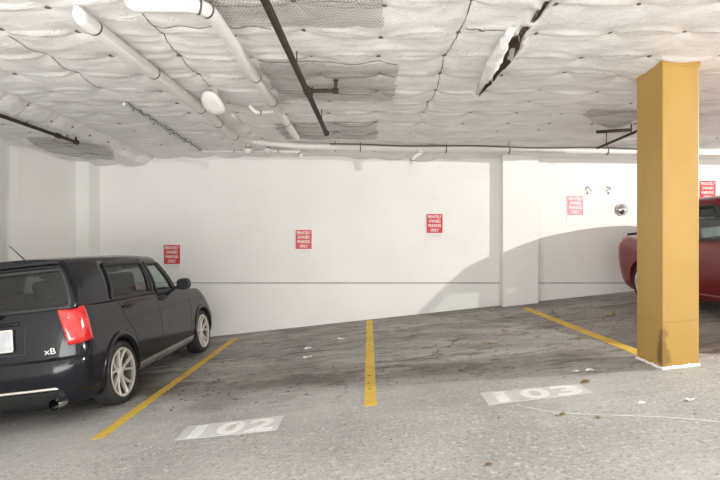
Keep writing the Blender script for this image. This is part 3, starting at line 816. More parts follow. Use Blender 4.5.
litter(492,344,.04,'leafy','yellowish dry leaf on the floor left of the last yellow line')
litter(505,331,.04,'leaf','brown dry leaf on the stained floor before the wall pier')
litter(581,339,.04,'leaf','brown dry leaf just left of the last yellow line')
litter(547,311,.035,'leafy','small tan leaf by the far end of the last yellow line')
litter(491,310,.04,'leafy','tan leaf on the floor close to the wall pier foot')
litter(562,415,.02,'leaf','small dark leaf on the pale curved scrape')
litter(598,418,.016,'leaf','small dark leaf fragment below the pale curved scrape')
litter(489,465,.02,'leaf','small dark leaf at the bottom of the picture')
V = []; Fc = []
for k in range(650):
    y = random.uniform(4.4, 9.0) if k % 3 else random.uniform(3.2, 5.5); x = random.uniform(-3.0, 5)
    if random.random() > .5+.9*noise.noise(Vector((x*.8, y*1.1, 3))): continue
    if 2.4 < x < 2.95 and 4.2 < y < 4.8: continue
    s = random.uniform(.004, .015)*(1 if y > 4.6 else .5); a = random.uniform(-.5,.5); n = len(V)
    for q in range(5):
        t = a+2*PI*q/5; V.append((x+s*math.cos(t)*random.uniform(.9,2.0), y+s*math.sin(t)*.7, 0)); 
    for q in range(n, n+5): V[q] = (V[q][0], V[q][1], fz(V[q][0])+.003)
    c = len(V); V.append((x, y, fz(x)+.009))
    Fc += [(n+q, n+(q+1)%5, c) for q in range(5)]
tag(mk('floor_debris', (V, Fc), M['flake']), 'scattered dark grit and flakes over the stained stall floor', 'debris', kind='stuff')

# ================================================================= cars
def rrect(w, yr, yf, rr, rf, bowr, bowf, ns=44, nc=9, ne=10):
    """closed outline, counter-clockwise from the rear centre; same count every call"""
    pts = []
    def rear(x): return yr+bowr*(x/w)**2
    def front(x): return yf-bowf*(x/w)**2
    for k in range(ne): x = (w-rr)*k/ne; pts.append((x, rear(x)))
    yb = rear(w-rr)
    for k in range(nc): a = -PI/2+PI/2*k/nc; pts.append((w-rr+rr*math.cos(a), yb+rr+rr*math.sin(a)))
    ya, yc = yb+rr, front(w-rf)-rf
    for k in range(ns): pts.append((w, ya+(yc-ya)*k/ns))
    for k in range(nc): a = PI/2*k/nc; pts.append((w-rf+rf*math.cos(a), yc+rf*math.sin(a)))
    for k in range(ne): x = (w-rf)*(1-k/ne); pts.append((x, front(x)))
    right = pts
    left = [(-x, y) for x, y in reversed(right[1:])]
    return right+[(0, front(0))]+left

def car(cfg, root, paint):
    W = cfg['w']; zb = cfg['zb']; zbelt = cfg['belt']
    ztop = cfg['ztop']
    rings = []
    for (z, w, yr, yf, rr, rf, br, bf) in cfg['levels']:
        o = rrect(w, yr, yf, rr, rf, br, bf)
        ring = []
        for x, y in o:
            zz = z if z <= .5 else .5+(z-.5)*(ztop(y)-.5)/(zbelt-.5)
            # slim the waist between wheels
            ring.append(Vector((x, y, zz)))
        rings.append(ring)
    n = len(rings[0]); last = rings[-1]
    yc = sum(p.y for p in last)/n
    for s in (.93, .8, .6, .4, .2, .05):
        ring = []
        for p in last:
            y = yc+(p.y-yc)*(1-.04*(1-s)); x = p.x*s
            ring.append(Vector((x, y, ztop(y)+cfg['crown']*(1-s*s)*(1 if y > cfg['cowl'] else .3))))
        rings.append(ring)
    V = [p for r in rings for p in r]; Fc = []
    for i in range(len(rings)-1):
        for k in range(n):
            l = (k+1)%n; Fc.append((i*n+k, i*n+l, (i+1)*n+l, (i+1)*n+k))
    b = (len(rings)-1)*n
    for k in range(0, n//2):                       # zip the spine
        a1, a2 = b+k, b+k+1; c1, c2 = b+(n-k)%n, b+(n-k-1)%n
        f = []
        for q in (a1, a2, c2, c1):
            if q not in f: f.append(q)
        if len(f) > 2: Fc.append(tuple(f))
    Fc.append(tuple(range(n))[::-1])
    bm = bmesh.new(); vs = [bm.verts.new(p) for p in V]
    for f in Fc:
        try: bm.faces.new([vs[i] for i in f])
        except ValueError: pass
    bmesh.ops.remove_doubles(bm, verts=bm.verts, dist=.0005)
    bmesh.ops.recalc_face_normals(bm, faces=bm.faces)
    bvh = BVHTree.FromBMesh(bm)
    body = from_bm('body', bm, [paint, M['dark'], M['cloth']], root)
    # wheel arches
    Ra = cfg['arch']; zw = cfg['rw']; cuts = []
    cb = bmesh.new()
    for yw in cfg['axles']:
        for s in (-1, 1):
            bmesh.ops.create_cone(cb, cap_ends=True, segments=48, radius1=Ra, radius2=Ra, depth=.6,
                matrix=Matrix.Translation((s*(W-.28+.3), yw, zw+.01)) @ Matrix.Rotation(PI/2, 4, 'Y'))
    cut = from_bm('cut', cb, M['dark'], root)
    md = body.modifiers.new('b', 'BOOLEAN'); md.operation = 'DIFFERENCE'; md.object = cut; md.solver = 'EXACT'
    bpy.context.view_layer.update()
    me = bpy.data.meshes.new_from_object(body.evaluated_get(bpy.context.evaluated_depsgraph_get()))
    body.modifiers.clear(); body.data = me; bpy.data.objects.remove(cut)
    me.materials.clear()
    for m_ in (paint, M['dark'], M['cloth']): me.materials.append(m_)
    for p in me.polygons:
        c = p.center; p.material_index = 0
        for yw in cfg['axles']:
            if math.hypot(c.y-yw, c.z-zw-.01) < Ra+.004 and c.z < zw+Ra+.02:
                if abs(p.normal.x) < .35 and math.hypot(c.y-yw, c.z-zw-.01) > Ra-.03 or abs(c.x) < W-.2: p.material_index = 1
        if c.z < zb+.02: p.material_index = 1
        if cfg['gy'][0] < c.y < cfg['gy'][1] and abs(c.x) < cfg['gw'](c.y) and p.normal.z > .8: p.material_index = 2
        p.use_smooth = True
    me.set_sharp_from_angle(angle=math.radians(38))
    # --- greenhouse
    cols = cfg['cols']       # right half, front centre -> rear centre: (xb, yb, xt, yt, kind, nsub)
    full = []
    for i, (xb, yb, xt, yt, kind, ns) in enumerate(cols[:-1]):
        nb = cols[i+1]
        for k in range(ns):
            t = k/ns
            full.append((xb+(nb[0]-xb)*t, yb+(nb[1]-yb)*t, xt+(nb[2]-xt)*t, yt+(nb[3]-yt)*t, kind))
    full.append(cols[-1][:5])
    kinds = [c[4] for c in full[:-1]]
    half = full
    ring_cols = half+[(-c[0], c[1], -c[2], c[3], c[4]) for c in reversed(half[1:-1])]
    kinds_all = [(k, 'r') for k in kinds]+[(k, 'l') for k in reversed(kinds)]
    m = len(ring_cols)
    lv = [0, .05, .10, .25, .45, .65, .82, .90, 1.0]
    zr = cfg['ztr']; G = []
    for t in lv:
        ring = []
        for (xb, yb, xt, yt, _) in ring_cols:
            z0 = ztop(yb)-.03; z1 = zr(yt)
            bul = .022*math.sin(PI*t)
            x = xb+(xt-xb)*t**1.25; y = yb+(yt-yb)*t
            x += bul*(1 if xb > .4 else (-1 if xb < -.4 else 0))
            ring.append(Vector((x, y, z0+(z1-z0)*t)))
        G.append(ring)
    base_levels = len(G)
    lastr = G[-1]; yc = sum(p.y for p in lastr)/m; 
    for s, dz in ((.975,.022),(.93,.04),(.8,.055),(.6,.066),(.35,.073),(.1,.075)):
        G.append([Vector((p.x*s, yc+(p.y-yc)*(1-(1-s)*.12 if s>.9 else 1-.012-(.9-s)*.0), p.z+dz*cfg['rc'])) for p in lastr])
    Vg = [p for r in G for p in r]
    fr = []; panes = {}
    for i in range(len(G)-1):
        for k in range(m):
            l = (k+1)%m; f = (i*m+k, i*m+l, (i+1)*m+l, (i+1)*m+k)
            kd, sd = kinds_all[k]
            if kd != 'pillar' and 1 <= i < 7-(0 if kd not in ('windshield',) else 0) and i < base_levels-1:
                panes.setdefault((kd, sd if kd not in ('windshield', 'rear_window') else 'c'), []).append(f)
            else: fr.append(f)
    b = (len(G)-1)*m
    for k in range(0, m//2):
        f = []
        for q in (b+k, b+k+1, b+(m-k-1)%m, b+(m-k)%m):
            if q not in f: f.append(q)
        if len(f) > 2: fr.append(tuple(f))
    fo = mk('cabin_frame', (Vg, fr), paint, root, smooth=True, auto=30)
    md = fo.modifiers.new('s', 'SOLIDIFY'); md.thickness = .028; md.offset = 0
    bm = bmesh.new(); bm.from_mesh(fo.data); bmesh.ops.recalc_face_normals(bm, faces=bm.faces)
    bmesh.ops.delete(bm, geom=[v for v in bm.verts if not v.link_faces], context='VERTS'); bm.to_mesh(fo.data); bm.free()
    for (kd, sd), fs in panes.items():
        used = sorted({q for f in fs for q in f}); mp = {q: i for i, q in enumerate(used)}
        name = kd if kd in ('windshield', 'rear_window') else 'side_window'
        gm = cfg['glass'].get(kd, M['glass_d'])
        go = mk(name, ([Vg[q] for q in used], [tuple(mp[q] for q in f) for f in fs]), gm, root, smooth=True)
        # rubber seal round the pane
        cnt = {}
        for f in fs:
            for a, c in zip(f, f[1:]+f[:1]): cnt.setdefault((min(a,c),max(a,c)), []).append(1)
        nb_ = {}
        for (a, c), q in cnt.items():
            if len(q) == 1: nb_.setdefault(a, []).append(c); nb_.setdefault(c, []).append(a)
        st_ = next(iter(nb_)); loop = [st_]; prev = None; cur = st_
        while True:
            nx_ = [q for q in nb_[cur] if q != prev][0]
            if nx_ == st_: break
            loop.append(nx_); prev, cur = cur, nx_
        cen_ = sum((Vg[q] for q in loop), Vector())/len(loop); nl = len(loop)
        bv, bf = [], []                      # flat-topped rubber bead swept round the loop
        for q in range(nl):
            p = Vg[loop[q]]; t = (Vg[loop[(q+1)%nl]]-Vg[loop[q-1]]).normalized()
            inn = (cen_-p); inn -= t*inn.dot(t); inn.normalize(); nn = t.cross(inn).normalized()
            if nn.dot(p-Vector((0, 1.6, p.z))) < 0: nn = -nn
            for a_, b_ in ((-.020, -.02), (-.020, .016), (-.010, .021), (.012, .021), (.022, .012), (.022, -.02)):
                bv.append(p+inn*a_+nn*b_)
        for q in range(nl):
            for i in range(6):
                i2 = (i+1)%6; bf.append((q*6+i, q*6+i2, ((q+1)%nl)*6+i2, ((q+1)%nl)*6+i))
        mk('window_seal', (bv, bf), M['black'], go, smooth=True)
    return bvh, Vg, G, m

def hit_side(bvh, s, y, z):
    h = bvh.ray_cast(Vector((s*3, y, z)), Vector((-s, 0, 0)))
    if h[0] is None: return Vector((s*.8, y, z)), Vector((s,0,0))
    n = h[1] if h[1].x*s > 0 else -h[1]
    return h[0], n
def hit_rear(bvh, x, z, d=1):
    h = bvh.ray_cast(Vector((x, -3 if d > 0 else 8, z)), Vector((0, d, 0)))
    if h[0] is None: return None, None
    n = h[1] if h[1].y*d < 0 else -h[1]
    return h[0], n
def strip(fn, path, w, off=.002, name='x'):
    """thin line along a path of (a,b) on a surface found by fn"""
    V, Fc = [], []
    pts = []
    for p, q in zip(path, path[1:]):
        L = math.dist(p, q); k = max(1, int(L/.04))
        for i in range(k): pts.append((p[0]+(q[0]-p[0])*i/k, p[1]+(q[1]-p[1])*i/k))
    pts.append(path[-1])
    for i, p in enumerate(pts):
        a, b = pts[max(0,i-1)], pts[min(len(pts)-1,i+1)]
        d = Vector((b[0]-a[0], b[1]-a[1])).normalized(); nn = (-d.y*w/2, d.x*w/2)
        for s in (-1, 1):
            h, nrm = fn(p[0]+s*nn[0], p[1]+s*nn[1])
            if h is None: h, nrm = fn(p[0], p[1])
            if h is None: h, nrm = Vector((p[0],0,p[1])), Vector((0,-1,0))
            V.append(h+nrm*off)
        if i: Fc.append((2*i-2, 2*i-1, 2*i+1, 2*i))
    return V, Fc
def patch(fn, quad, nu=10, nv=10, off=.012, round_=.0, thick=.02):
    """raised panel over a quad of (a,b) corners: BL, BR, TR, TL"""
    V, Fc = [], []; nr = []
    for j in range(nv+1):
        for i in range(nu+1):
            u, v = i/nu, j/nv
            a = [(quad[0][k]*(1-u)+quad[1][k]*u)*(1-v)+(quad[3][k]*(1-u)+quad[2][k]*u)*v for k in (0,1)]
            h, n = fn(*a)
            if h is None: h, n = (V[-1]-nr[-1]*off if V else Vector((a[0],0,a[1]))), (nr[-1] if nr else Vector((0,-1,0)))
            e = min(u, 1-u, v, 1-v); k = min(1, e/.12)
            V.append(h+n*(off*(.35+.65*math.sqrt(k)))); nr.append(n)
    N_ = nu+1
    for j in range(nv):
        for i in range(nu): Fc.append((j*N_+i, j*N_+i+1, (j+1)*N_+i+1, (j+1)*N_+i))
    border = [i for i in range(N_)]+[j*N_+nu for j in range(1,nv+1)]+[nv*N_+i for i in range(nu-1,-1,-1)]+[j*N_ for j in range(nv-1,0,-1)]
    b0 = len(V)
    for q in border: V.append(V[q]-nr[q]*thick)
    for k in range(len(border)):
        l = (k+1)%len(border); Fc.append((border[k], b0+k, b0+l, border[l]))
    return V, Fc

def wheel(root, x, y, z, s, R, rr, spokes, W=.205, style='v'):
    """wheel centre at x,y,z; s = outward side"""
    w = W/2
    prof = [(-w*.9, rr+.008), (-w, rr+.02), (-w*1.02, (R+rr)/2), (-w*.93, R-.018), (-w*.8, R-.003), (-w*.4, R), (0, R), (w*.4, R), (w*.8, R-.003), (w*.93, R-.018), (w*1.02, (R+rr)/2), (w, rr+.02), (w*.9, rr+.008)]
    wh = mk('wheel', lathe(prof, 56), M['rubber'], root, smooth=True, auto=50); wh.location = (x, y, z)
    if s < 0: wh.rotation_euler.z = PI
    rim = [lathe([(w*.94, rr+.008), (w*.98, rr+.004), (w*.92, rr-.018), (w*.6, rr-.012), (w*.6, rr+.008)], 56)]
    mk('rim_barrel', lathe([(w*.6, rr+.006), (w*.6, rr-.014), (w*.1, rr-.03), (-w*.9, rr-.02), (-w*.9, rr+.006)], 56), M['barrel'], wh, smooth=True, auto=40)
    def spoke(a0, a1, wd0, wd1):
        V, Fc = [], []
        r0, r1 = .045, rr-.012
        for k in range(5):
            t = k/4; r = r0+(r1-r0)*t; a = a0+(a1-a0)*t
            wd = wd0+(wd1-wd0)*t; xo = w*(.62+.30*t-.10*math.sin(PI*t))
            c, sn = math.cos(a), math.sin(a)
            for dx_, dw in ((0,-wd), (.008,-wd*.5), (.008,wd*.5), (0,wd), (-.03,wd*.8), (-.03,-wd*.8)):
                V.append(Vector((xo+dx_, r*c-dw*sn, r*sn+dw*c)))
        for k in range(4):
            for i in range(6):
                j = (i+1)%6; Fc.append((k*6+i, k*6+j, (k+1)*6+j, (k+1)*6+i))
        Fc += [(0,1,2,3,4,5)[::-1], tuple(24+i for i in range(6))]
        return V, Fc
    for k in range(spokes):
        a = 2*PI*k/spokes+.2
        if style == 'v':
            rim.append(spoke(a-.10, a-.30, .014, .011)); rim.append(spoke(a+.10, a+.30, .014, .011))
        else: rim.append(spoke(a, a, .022, .018))
    rim.append(lathe([(w*.55,.001),(w*.55,.055),(w*.68,.05),(w*.74,.03),(w*.74,.001)], 24, close=False))
    mk('rim', join(*rim), M['silver'], wh, smooth=True, auto=40)
    mk('brake_disc', lathe([(0,.03),(.0,.135),(.02,.135),(.02,.03)], 32), M['steel'], wh, smooth=True, auto=40)
    mk('wheel_hub', lathe([(-w*.8,.001),(-w*.8,rr-.03),(-w*.6,rr-.03),(-w*.6,.001)], 32, close=False), M['dark'], wh)
    return wh

def seat(root, x, y, z, w=.5, h=.62, head=True, mat=None):
    mat = mat or M['cloth2']
    o = mk('seat', move(bev_box(-w/2, w/2, -.08, .08, 0, h, .05, 3), Matrix.Translation((x,y,z)) @ Matrix.Rotation(math.radians(-12)*-1, 4, 'X')), mat, root, smooth=True)
    if head:
        mk('headrest', move(bev_box(-.13, .13, -.05, .05, h+.02, h+.2, .04, 3), Matrix.Translation((x,y,z)) @ Matrix.Rotation(math.radians(12), 4, 'X')), mat, o, smooth=True)

def arch_lip(bvh, root, s, yw, zw, Ra, a0=-12, a1=192, wd=.045, mat=None, off=.008):
    V, Fc = [], []; n = 40
    for k in range(n+1):
        a = math.radians(a0+(a1-a0)*k/n)
        prof = [(Ra-.004, -.03), (Ra-.002, off), (Ra+wd*.5, off*1.4), (Ra+wd, off*.2), (Ra+wd+.004, -.01)]
        for r, o in prof:
            y, z = yw+r*math.cos(a), zw+.01+r*math.sin(a)
            h, nn = hit_side(bvh, s, yw+(Ra+wd*.7)*math.cos(a), max(.2, zw+.01+(Ra+wd*.7)*math.sin(a)))
            V.append(Vector((h.x+s*o, y, z)))
        if k:
            for i in range(4): Fc.append(((k-1)*5+i, k*5+i, k*5+i+1, (k-1)*5+i+1))
    mk('wheel_arch', (V, Fc), mat, root, smooth=True)

def door_handle(bvh, root, s, y, z, mat, cup=True):
    h, n = hit_side(bvh, s, y, z); 
    o = mk('door_handle', tube(round_path([h+Vector((-s*.005,-.09,0)), h+Vector((s*.035,-.07,0)), h+Vector((s*.035,.07,0)), h+Vector((-s*.005,.09,0))], .03, 4), .014, 10), mat, root, smooth=True)
    if cup: mk('handle_cup', patch(lambda a,b: hit_side(bvh, s, a, b), [(y-.07,z-.035),(y+.07,z-.035),(y+.07,z+.035),(y-.07,z+.035)], 6, 6, .002, thick=.004), M['black'], o, smooth=True)

def wing_mirror(root, s, x, y, z, mat, glass_dir=-1, sc=1.0):
    # egg-shaped housing
    V, Fc = [], []; n, m = 10, 20
    for i in range(n+1):
        t = PI*i/n
        for k in range(m):
            a = 2*PI*k/m
            sx = .095*sc; sy = .055*sc; sz = .078*sc
            px_ = math.copysign(abs(math.cos(a))**.75, math.cos(a))*math.sin(t)**.6
            pz_ = math.copysign(abs(math.sin(a))**.75, math.sin(a))*math.sin(t)**.6
            V.append(Vector((x+s*(.06+.0)+px_*sx, y+max(-.6, math.cos(t))*sy*(1 if glass_dir < 0 else 1), z+pz_*sz)))
    for i in range(n):
        for k in range(m):
            l = (k+1)%m; Fc.append((i*m+k, i*m+l, (i+1)*m+l, (i+1)*m+k))
    o = mk('wing_mirror', (V, Fc), mat, root, smooth=True)
    yy = y-.6*.055*sc-.003
    g = [(x+s*.06+.078*sc*math.cos(2*PI*k/20), yy, z+.058*sc*math.sin(2*PI*k/20)) for k in range(20)]
    mk('mirror_glass', (g, [tuple(range(20))]), M['mglass'], o)
    mk('mirror_arm', tube([(x-s*.12, y+.03, z-.05), (x+s*.0, y+.01, z-.03)], .022, 8), M['black'], o, smooth=True)

# ---------------------------------------------------------------- dark boxy wagon
def lerp_tab(tab):
    def f(y):
        if y <= tab[0][0]: return tab[0][1]
        for (a, za), (b, zb_) in zip(tab, tab[1:]):
            if y <= b: return za+(zb_-za)*(y-a)/(b-a)
        return tab[-1][1]
    return f
gx = empty('boxy_wagon', (-3.345, 4.36, fz(-3.345)), (0, -math.atan(SL), 0)); gx.scale = (1, .945, 1)
tag(gx, 'dark grey boxy wagon parked nose to the wall beside the left yellow line', 'car')
zt1 = lerp_tab([(0,1.085),(.3,1.08),(1.5,1.07),(2.6,1.03),(3.0,1.00),(3.4,.975),(3.7,.93),(3.95,.85),(4.1,.76),(4.25,.66)])
#            z    w    yr   yf    rr   rf   bowr bowf
lev1 = [(.20,.80,.11,4.12,.22,.30,.03,.12),
        (.27,.845,.055,4.18,.24,.32,.03,.13),
        (.36,.868,.02,4.22,.25,.34,.035,.14),
        (.47,.876,.0,4.24,.25,.35,.035,.15),
        (.56,.880,.005,4.23,.25,.36,.035,.15),
        (.615,.880,.02,4.22,.23,.37,.035,.15),
        (.64,.879,.055,4.20,.22,.38,.035,.15),
        (.75,.876,.065,4.16,.20,.40,.035,.15),
        (.87,.868,.075,4.10,.19,.42,.035,.15),
        (.97,.858,.09,4.03,.18,.44,.035,.15),
        (1.04,.843,.105,3.97,.17,.45,.035,.15),
        (1.075,.825,.12,3.93,.16,.46,.035,.15)]
cols1 = [(0,3.02,0,2.55,'windshield',6),(.60,2.93,.52,2.50,'windshield',3),(.74,2.80,.63,2.42,'pillar',2),(.80,2.56,.675,2.27,'front_door_window',8),
         (.835,1.90,.70,1.86,'pillar',2),(.836,1.70,.70,1.79,'rear_door_window',9),(.835,.77,.69,.92,'pillar',4),
         (.82,.34,.69,.40,'pillar',4),(.80,.18,.69,.25,'pillar',1),(.775,.14,.67,.215,'rear_window',7),(0,.11,0,.20,'pillar',1)]
cfg1 = dict(w=.878, zb=.20, belt=1.075, ztop=zt1, levels=lev1, crown=.05, cowl=2.9, arch=.345, rw=.318, axles=(.815,3.43),
    gy=(.3,2.72), gw=lambda y: .74, cols=cols1, ztr=lerp_tab([(0,1.455),(.6,1.475),(1.6,1.475),(2.4,1.45),(3,1.42)]), rc=.9,
    glass=dict(rear_window=M['glass_r'], rear_door_window=M['glass_d'], quarter_window=M['glass_r'], front_door_window=M['glass_l'], windshield=M['glass_l']))
bvh, Vg, G, m_ = car(cfg1, gx, M['grey'])
S = lambda s: (lambda a, b: hit_side(bvh, s, a, b))
Rr = lambda a, b: hit_rear(bvh, a, b)
Rf = lambda a, b: hit_rear(bvh, a, b, -1)
for s in (1, -1):
    mk('door_seam', strip(S(s), [(1.88,1.05),(1.89,.6),(1.88,.34)], .009), M['black'], gx)
    mk('door_seam', strip(S(s), [(.90,1.05),(.98,.86),(1.12,.72),(1.20,.55),(1.24,.34)], .009), M['black'], gx)
    mk('door_seam', strip(S(s), [(2.93,.99),(2.97,.8),(2.94,.5),(2.86,.34)], .009), M['black'], gx)
    mk('door_seam', strip(S(s), [(1.24,.34),(2.86,.34)], .009), M['black'], gx)
    mk('sill_trim', patch(S(s), [(1.16,.235),(3.02,.235),(3.06,.325),(1.12,.325)], 20, 4, .014), M['sill'], gx, smooth=True)
    for yw in cfg1['axles']:
        arch_lip(bvh, gx, s, yw, .318, .345, mat=M['grey'], wd=.07, off=.014)
        wheel(gx, s*.772, yw, .318, s, .318, .240, 5).scale = (1, 1/.945, 1)
    door_handle(bvh, gx, s, 1.10, .975, M['black']); door_handle(bvh, gx, s, 2.05, .955, M['black'])
    wing_mirror(gx, s, s*.91, 2.52, 1.09, M['black'])
    # tail lamp wraps the corner
    def corner(a, b, s=s):           # a: 0..1 around the rear corner
        o = Vector((s*(.48+.0*a), .36, b)); ang = -PI/2+math.radians(4+a*60)
        d = Vector((s*math.cos(ang), math.sin(ang), 0)); 
        h = bvh.ray_cast(o+d*2, -d)
        if h[0] is None: return None, None
        n = h[1] if h[1].dot(d) > 0 else -h[1]
        return h[0], n
    mk('tail_lamp', patch(corner, [(.70,.735),(1.26,.75),(1.20,1.07),(.58,1.07)], 12, 12, .014), M['lens'], gx, smooth=True)
    mk('head_lamp', patch(Rf, [(s*.50,.62),(s*.78,.62),(s*.80,.74),(s*.52,.72)], 8, 6, .008), M['clear'], gx, smooth=True)
# tailgate lines
mk('tailgate_seam', strip(Rr, [(-.74,1.06),(-.70,.80),(-.66,.66),(-.55,.635),(.55,.635),(.66,.66),(.70,.80),(.74,1.06)], .010), M['black'], gx)
mk('tailgate_seam', strip(Rr, [(-.40,.95),(-.38,.70),(.38,.70),(.40,.95)], .008), M['black'], gx)
mk('bumper_trim', patch(Rr, [(-.66,.365),(.66,.365),(.64,.385),(-.64,.385)], 20, 3, .012), M['silver'], gx, smooth=True)
mk('tailgate_trim', patch(Rr, [(-.34,.955),(.34,.955),(.34,.985),(-.34,.985)], 16, 3, .02), M['grey'], gx, smooth=True)
mk('rear_valance', patch(Rr, [(-.60,.22),(.60,.22),(.64,.35),(-.64,.35)], 20, 4, .006), M['dark'], gx, smooth=True)
pl = mk('number_plate', patch(Rr, [(-.06,.745),(.28,.745),(.28,.915),(-.06,.915)], 6, 4, .014), M['plate'], gx)
mk('plate_frame', join(*[strip(Rr, q, .014, .020) for q in ([(-.065,.74),(.285,.74)], [(.285,.74),(.285,.92)], [(.285,.92),(-.065,.92)], [(-.065,.92),(-.065,.74)])]), M['silver'], pl)
vf = text_mesh('xB', .075, .001, 1.3); h, _ = hit_rear(bvh, .60, .70)
mk('badge', move(vf, Matrix.Translation(h+Vector((0,-.006,0))) @ Matrix.Rotation(PI/2,4,'X')), M['chrome'], gx)
ex = tube([(.645,.35,.25),(.645,-.03,.25)], .046, 20, cap=False); ex2 = tube([(.645,-.03,.25),(.645,.35,.25)], .040, 20, cap=False)
mk('exhaust_pipe', join(ex, ex2), M['chrome'], gx, smooth=True)
# roof spoiler, antenna, wiper
zs = 1.49
sp_ = []
for i in range(13):
    x = -.67+1.34*i/12; k = 1-abs(x/.71)**4*.25
    sp_ += [(x, .40, zs+.030*k), (x, .10+.03*(1-k)*4, zs+.012*k), (x, .095+.03*(1-k)*4, zs-.015), (x, .30, zs-.03)]
sf = [(4*i+j, 4*i+(j+1)%4, 4*i+4+(j+1)%4, 4*i+4+j) for i in range(12) for j in range(4)]+[(3,2,1,0),(48,49,50,51)]
mk('roof_spoiler', (sp_, sf), M['grey'], gx, smooth=True, auto=40)
mk('antenna', join(tube([(.25,.42,1.49),(.25,.43,1.545)], .02, 10), tube([(.25,.425,1.53),(.165,.33,1.69)], [.006,.004], 8)), M['black'], gx, smooth=True)
w0 = Vector((.14,.08,1.07)); mk('rear_wiper', join(tube([w0+Vector((0,.03,0)), w0-Vector((0,.03,0))], .03, 12), tube([w0-Vector((0,.02,0)), w0+Vector((-.34,.02,.07))], .012, 8)), M['black'], gx, smooth=True)
for x in (-.36, .36):
    seat(gx, x, 1.95, .72, .48, .62); seat(gx, x, 1.15, .72, .50, .50)
mk('dashboard', bev_box(-.68,.68,2.72,3.0,.98,1.06,.02), M['cloth'], gx)
mk('steering_wheel', move(lathe([(-.01,.165),(0,.18),(.01,.165),(0,.15)], 28, 'Y'), Matrix.Translation((-.36,2.6,1.05)) @ Matrix.Rotation(math.radians(25),4,'X')), M['black'], gx, smooth=True)

# ---------------------------------------------------------------- red sedan, tail to the wall
rx = empty('red_sedan', (5.02, 8.46, fz(5.02)), (0, math.atan(SL), PI))
tag(rx, 'deep red sedan backed up to the wall, half behind the yellow pillar', 'car')
zt2 = lerp_tab([(0,1.03),(.15,1.045),(.5,1.03),(.8,.99),(1.6,.965),(2.8,.945),(3.1,.93),(3.5,.88),(3.9,.81),(4.2,.72),(4.5,.60)])
lev2 = [(.19,.78,.16,4.38,.30,.40,.06,.16),
        (.27,.84,.08,4.46,.34,.42,.06,.18),
        (.36,.872,.05,4.50,.36,.44,.07,.2),
        (.48,.885,.02,4.52,.38,.46,.08,.2),
        (.58,.888,.005,4.52,.38,.48,.08,.2),
        (.68,.886,.0,4.48,.38,.50,.08,.2),
        (.78,.874,.015,4.42,.36,.52,.08,.2),
        (.87,.850,.05,4.34,.34,.54,.08,.2),
        (.93,.815,.09,4.26,.32,.55,.08,.2),
        (.955,.78,.13,4.20,.30,.55,.08,.2)]
cols2 = [(0,3.40,0,2.52,'windshield',6),(.56,3.30,.48,2.48,'windshield',3),(.70,3.20,.58,2.40,'pillar',2),(.76,3.06,.62,2.30,'front_door_window',8),
         (.785,2.00,.65,1.95,'pillar',2),(.786,1.90,.65,1.87,'rear_door_window',8),(.765,1.02,.60,1.25,'pillar',3),
         (.72,.72,.53,1.12,'pillar',3),(.62,.60,.47,1.05,'rear_window',6),(0,.52,0,1.0,'pillar',1)]
cfg2 = dict(w=.885, zb=.19, belt=.955, ztop=zt2, levels=lev2, crown=.045, cowl=3.2, arch=.345, rw=.318, axles=(.95,3.6),
    gy=(.9,2.95), gw=lambda y: .70, cols=cols2, ztr=lerp_tab([(0,1.39),(1.0,1.395),(1.6,1.43),(2.2,1.415),(3,1.37)]), rc=.8,
    glass=dict(rear_window=M['glass_r'], rear_door_window=M['glass_d'], front_door_window=M['glass_l'], windshield=M['glass_l']))
bvh, Vg, G, m_ = car(cfg2, rx, M['redcar'])
for s in (1, -1):
    mk('door_seam', strip(S(s), [(1.93,.93),(1.94,.6),(1.92,.30)], .009), M['black'], rx)
    mk('door_seam', strip(S(s), [(1.05,.93),(1.22,.75),(1.36,.5),(1.40,.30)], .009), M['black'], rx)
    mk('door_seam', strip(S(s), [(2.98,.90),(3.02,.7),(2.98,.45),(2.90,.30)], .009), M['black'], rx)
    mk('sill_trim', patch(S(s), [(1.36,.215),(3.18,.215),(3.20,.29),(1.34,.29)], 20, 4, .012), M['redcar'], rx, smooth=True)
    for yw in cfg2['axles']:
        arch_lip(bvh, rx, s, yw, .318, .345, mat=M['redcar'], wd=.03)
        wheel(rx, s*.775, yw, .318, s, .318, .22, 10, style='s')
    door_handle(bvh, rx, s, 1.20, .84, M['redcar']); door_handle(bvh, rx, s, 2.12, .82, M['redcar'])
    wing_mirror(rx, s, s*.92, 3.0, 1.0, M['redcar'])
    def corner2(a, b, s=s):
        o = Vector((s*.42, .5, b)); ang = -PI/2+math.radians(a*80)
        d = Vector((s*math.cos(ang), math.sin(ang), 0)); h = bvh.ray_cast(o+d*2, -d)
        if h[0] is None: return None, None
        n = h[1] if h[1].dot(d) > 0 else -h[1]
        return h[0], n
    mk('tail_lamp', patch(corner2, [(.20,.80),(.86,.85),(.92,.97),(.15,.95)], 14, 8, .014), M['plens'], rx, smooth=True)
    mk('head_lamp', patch(Rf, [(s*.48,.58),(s*.76,.60),(s*.78,.70),(s*.50,.68)], 8, 6, .006), M['clear'], rx, smooth=True)
mk('boot_spoiler', bev_box(-.60,.60,.10,.22,1.035,1.075,.012), M['black'], rx, smooth=True)
mk('boot_seam', strip(Rr, [(-.60,.94),(-.52,.72),(.52,.72),(.60,.94)], .009), M['black'], rx)
mk('number_plate', patch(Rr, [(-.155,.76),(.155,.76),(.155,.90),(-.155,.90)], 6, 4, .012), M['white'], rx)
for x in (-.36, .36):
    seat(rx, x, 1.95, .62, .48, .60); seat(rx, x, 1.20, .60, .50, .48)
mk('dashboard', bev_box(-.60,.60,2.68,2.95,.90,.98,.02), M['cloth'], rx)
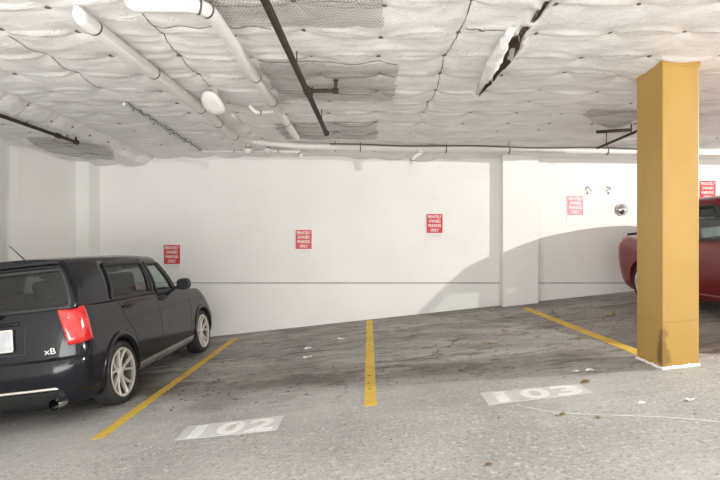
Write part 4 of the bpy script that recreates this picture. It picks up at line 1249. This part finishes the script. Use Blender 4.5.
mk('steering_wheel', move(lathe([(-.01,.165),(0,.18),(.01,.165),(0,.15)], 28, 'Y'), Matrix.Translation((-.36,2.5,.98)) @ Matrix.Rotation(math.radians(25),4,'X')), M['black'], rx, smooth=True)

# ---------------------------------------------------------------- lights
LP = Vector((6.4, 3.65, EYE+1.41))
r = empty('ceiling_lamp', LP); tag(r, 'unseen white enamel ceiling lamp with an added wide cutoff housing above the far side of the red car', 'lamp')
mk('lamp_cutoff_housing', bev_box(-.75,.75,-.6,.6,.03,.12,.01), M['fixture'], r)  # unseen, made oversized to cut the lamp's light off the upper walls
def point(name, loc, e, size, col=(1,.97,.92)):
    l = bpy.data.lights.new(name, 'POINT'); l.energy = e; l.shadow_soft_size = size; l.color = col
    o = bpy.data.objects.new(name, l); o.location = loc; COL.objects.link(o); return o
KEY = point('lamp_light', LP, 900, .02)
FL = point('camera_flash', (-1.1, -.1, EYE+1.0), 32, .03, (1,.98,.95))
def area(name, loc, aim, sx, sy, e, col):
    l = bpy.data.lights.new(name, 'AREA'); l.shape = 'RECTANGLE'; l.size = sx; l.size_y = sy; l.energy = e; l.color = col
    o = bpy.data.objects.new(name, l); o.location = loc; o.rotation_euler = (Vector(aim)-Vector(loc)).to_track_quat('-Z','Y').to_euler(); COL.objects.link(o); return o
area('ceiling_fill', (-1.8, -2.4, -.1), (-1.8, 5.5, 3.0), 11, 2.0, 760, (1,.99,.97))  # added low fill behind the camera, aimed up to brighten the ceiling
w = bpy.data.worlds.new('world'); bpy.context.scene.world = w; w.use_nodes = True
bg = w.node_tree.nodes['Background']; bg.inputs[0].default_value = (1.0,.985,.96,1); bg.inputs[1].default_value = 1.45

# ---------------------------------------------------------------- camera
cam = bpy.data.cameras.new('camera'); co = bpy.data.objects.new('camera', cam); COL.objects.link(co)
co.location = (0,0,EYE); co.rotation_euler = (PI/2,0,0)
cam.sensor_width = 36; cam.lens = 36*F/720; cam.shift_x = -(CX-360)/720; cam.shift_y = (CY-240)/720
cam.clip_start = .05
sc = bpy.context.scene; sc.camera = co
sc.view_settings.view_transform = 'Standard'; sc.view_settings.look = 'None'
sc.view_settings.exposure = 0.17; sc.view_settings.gamma = 1; sc.view_settings.use_curve_mapping = False
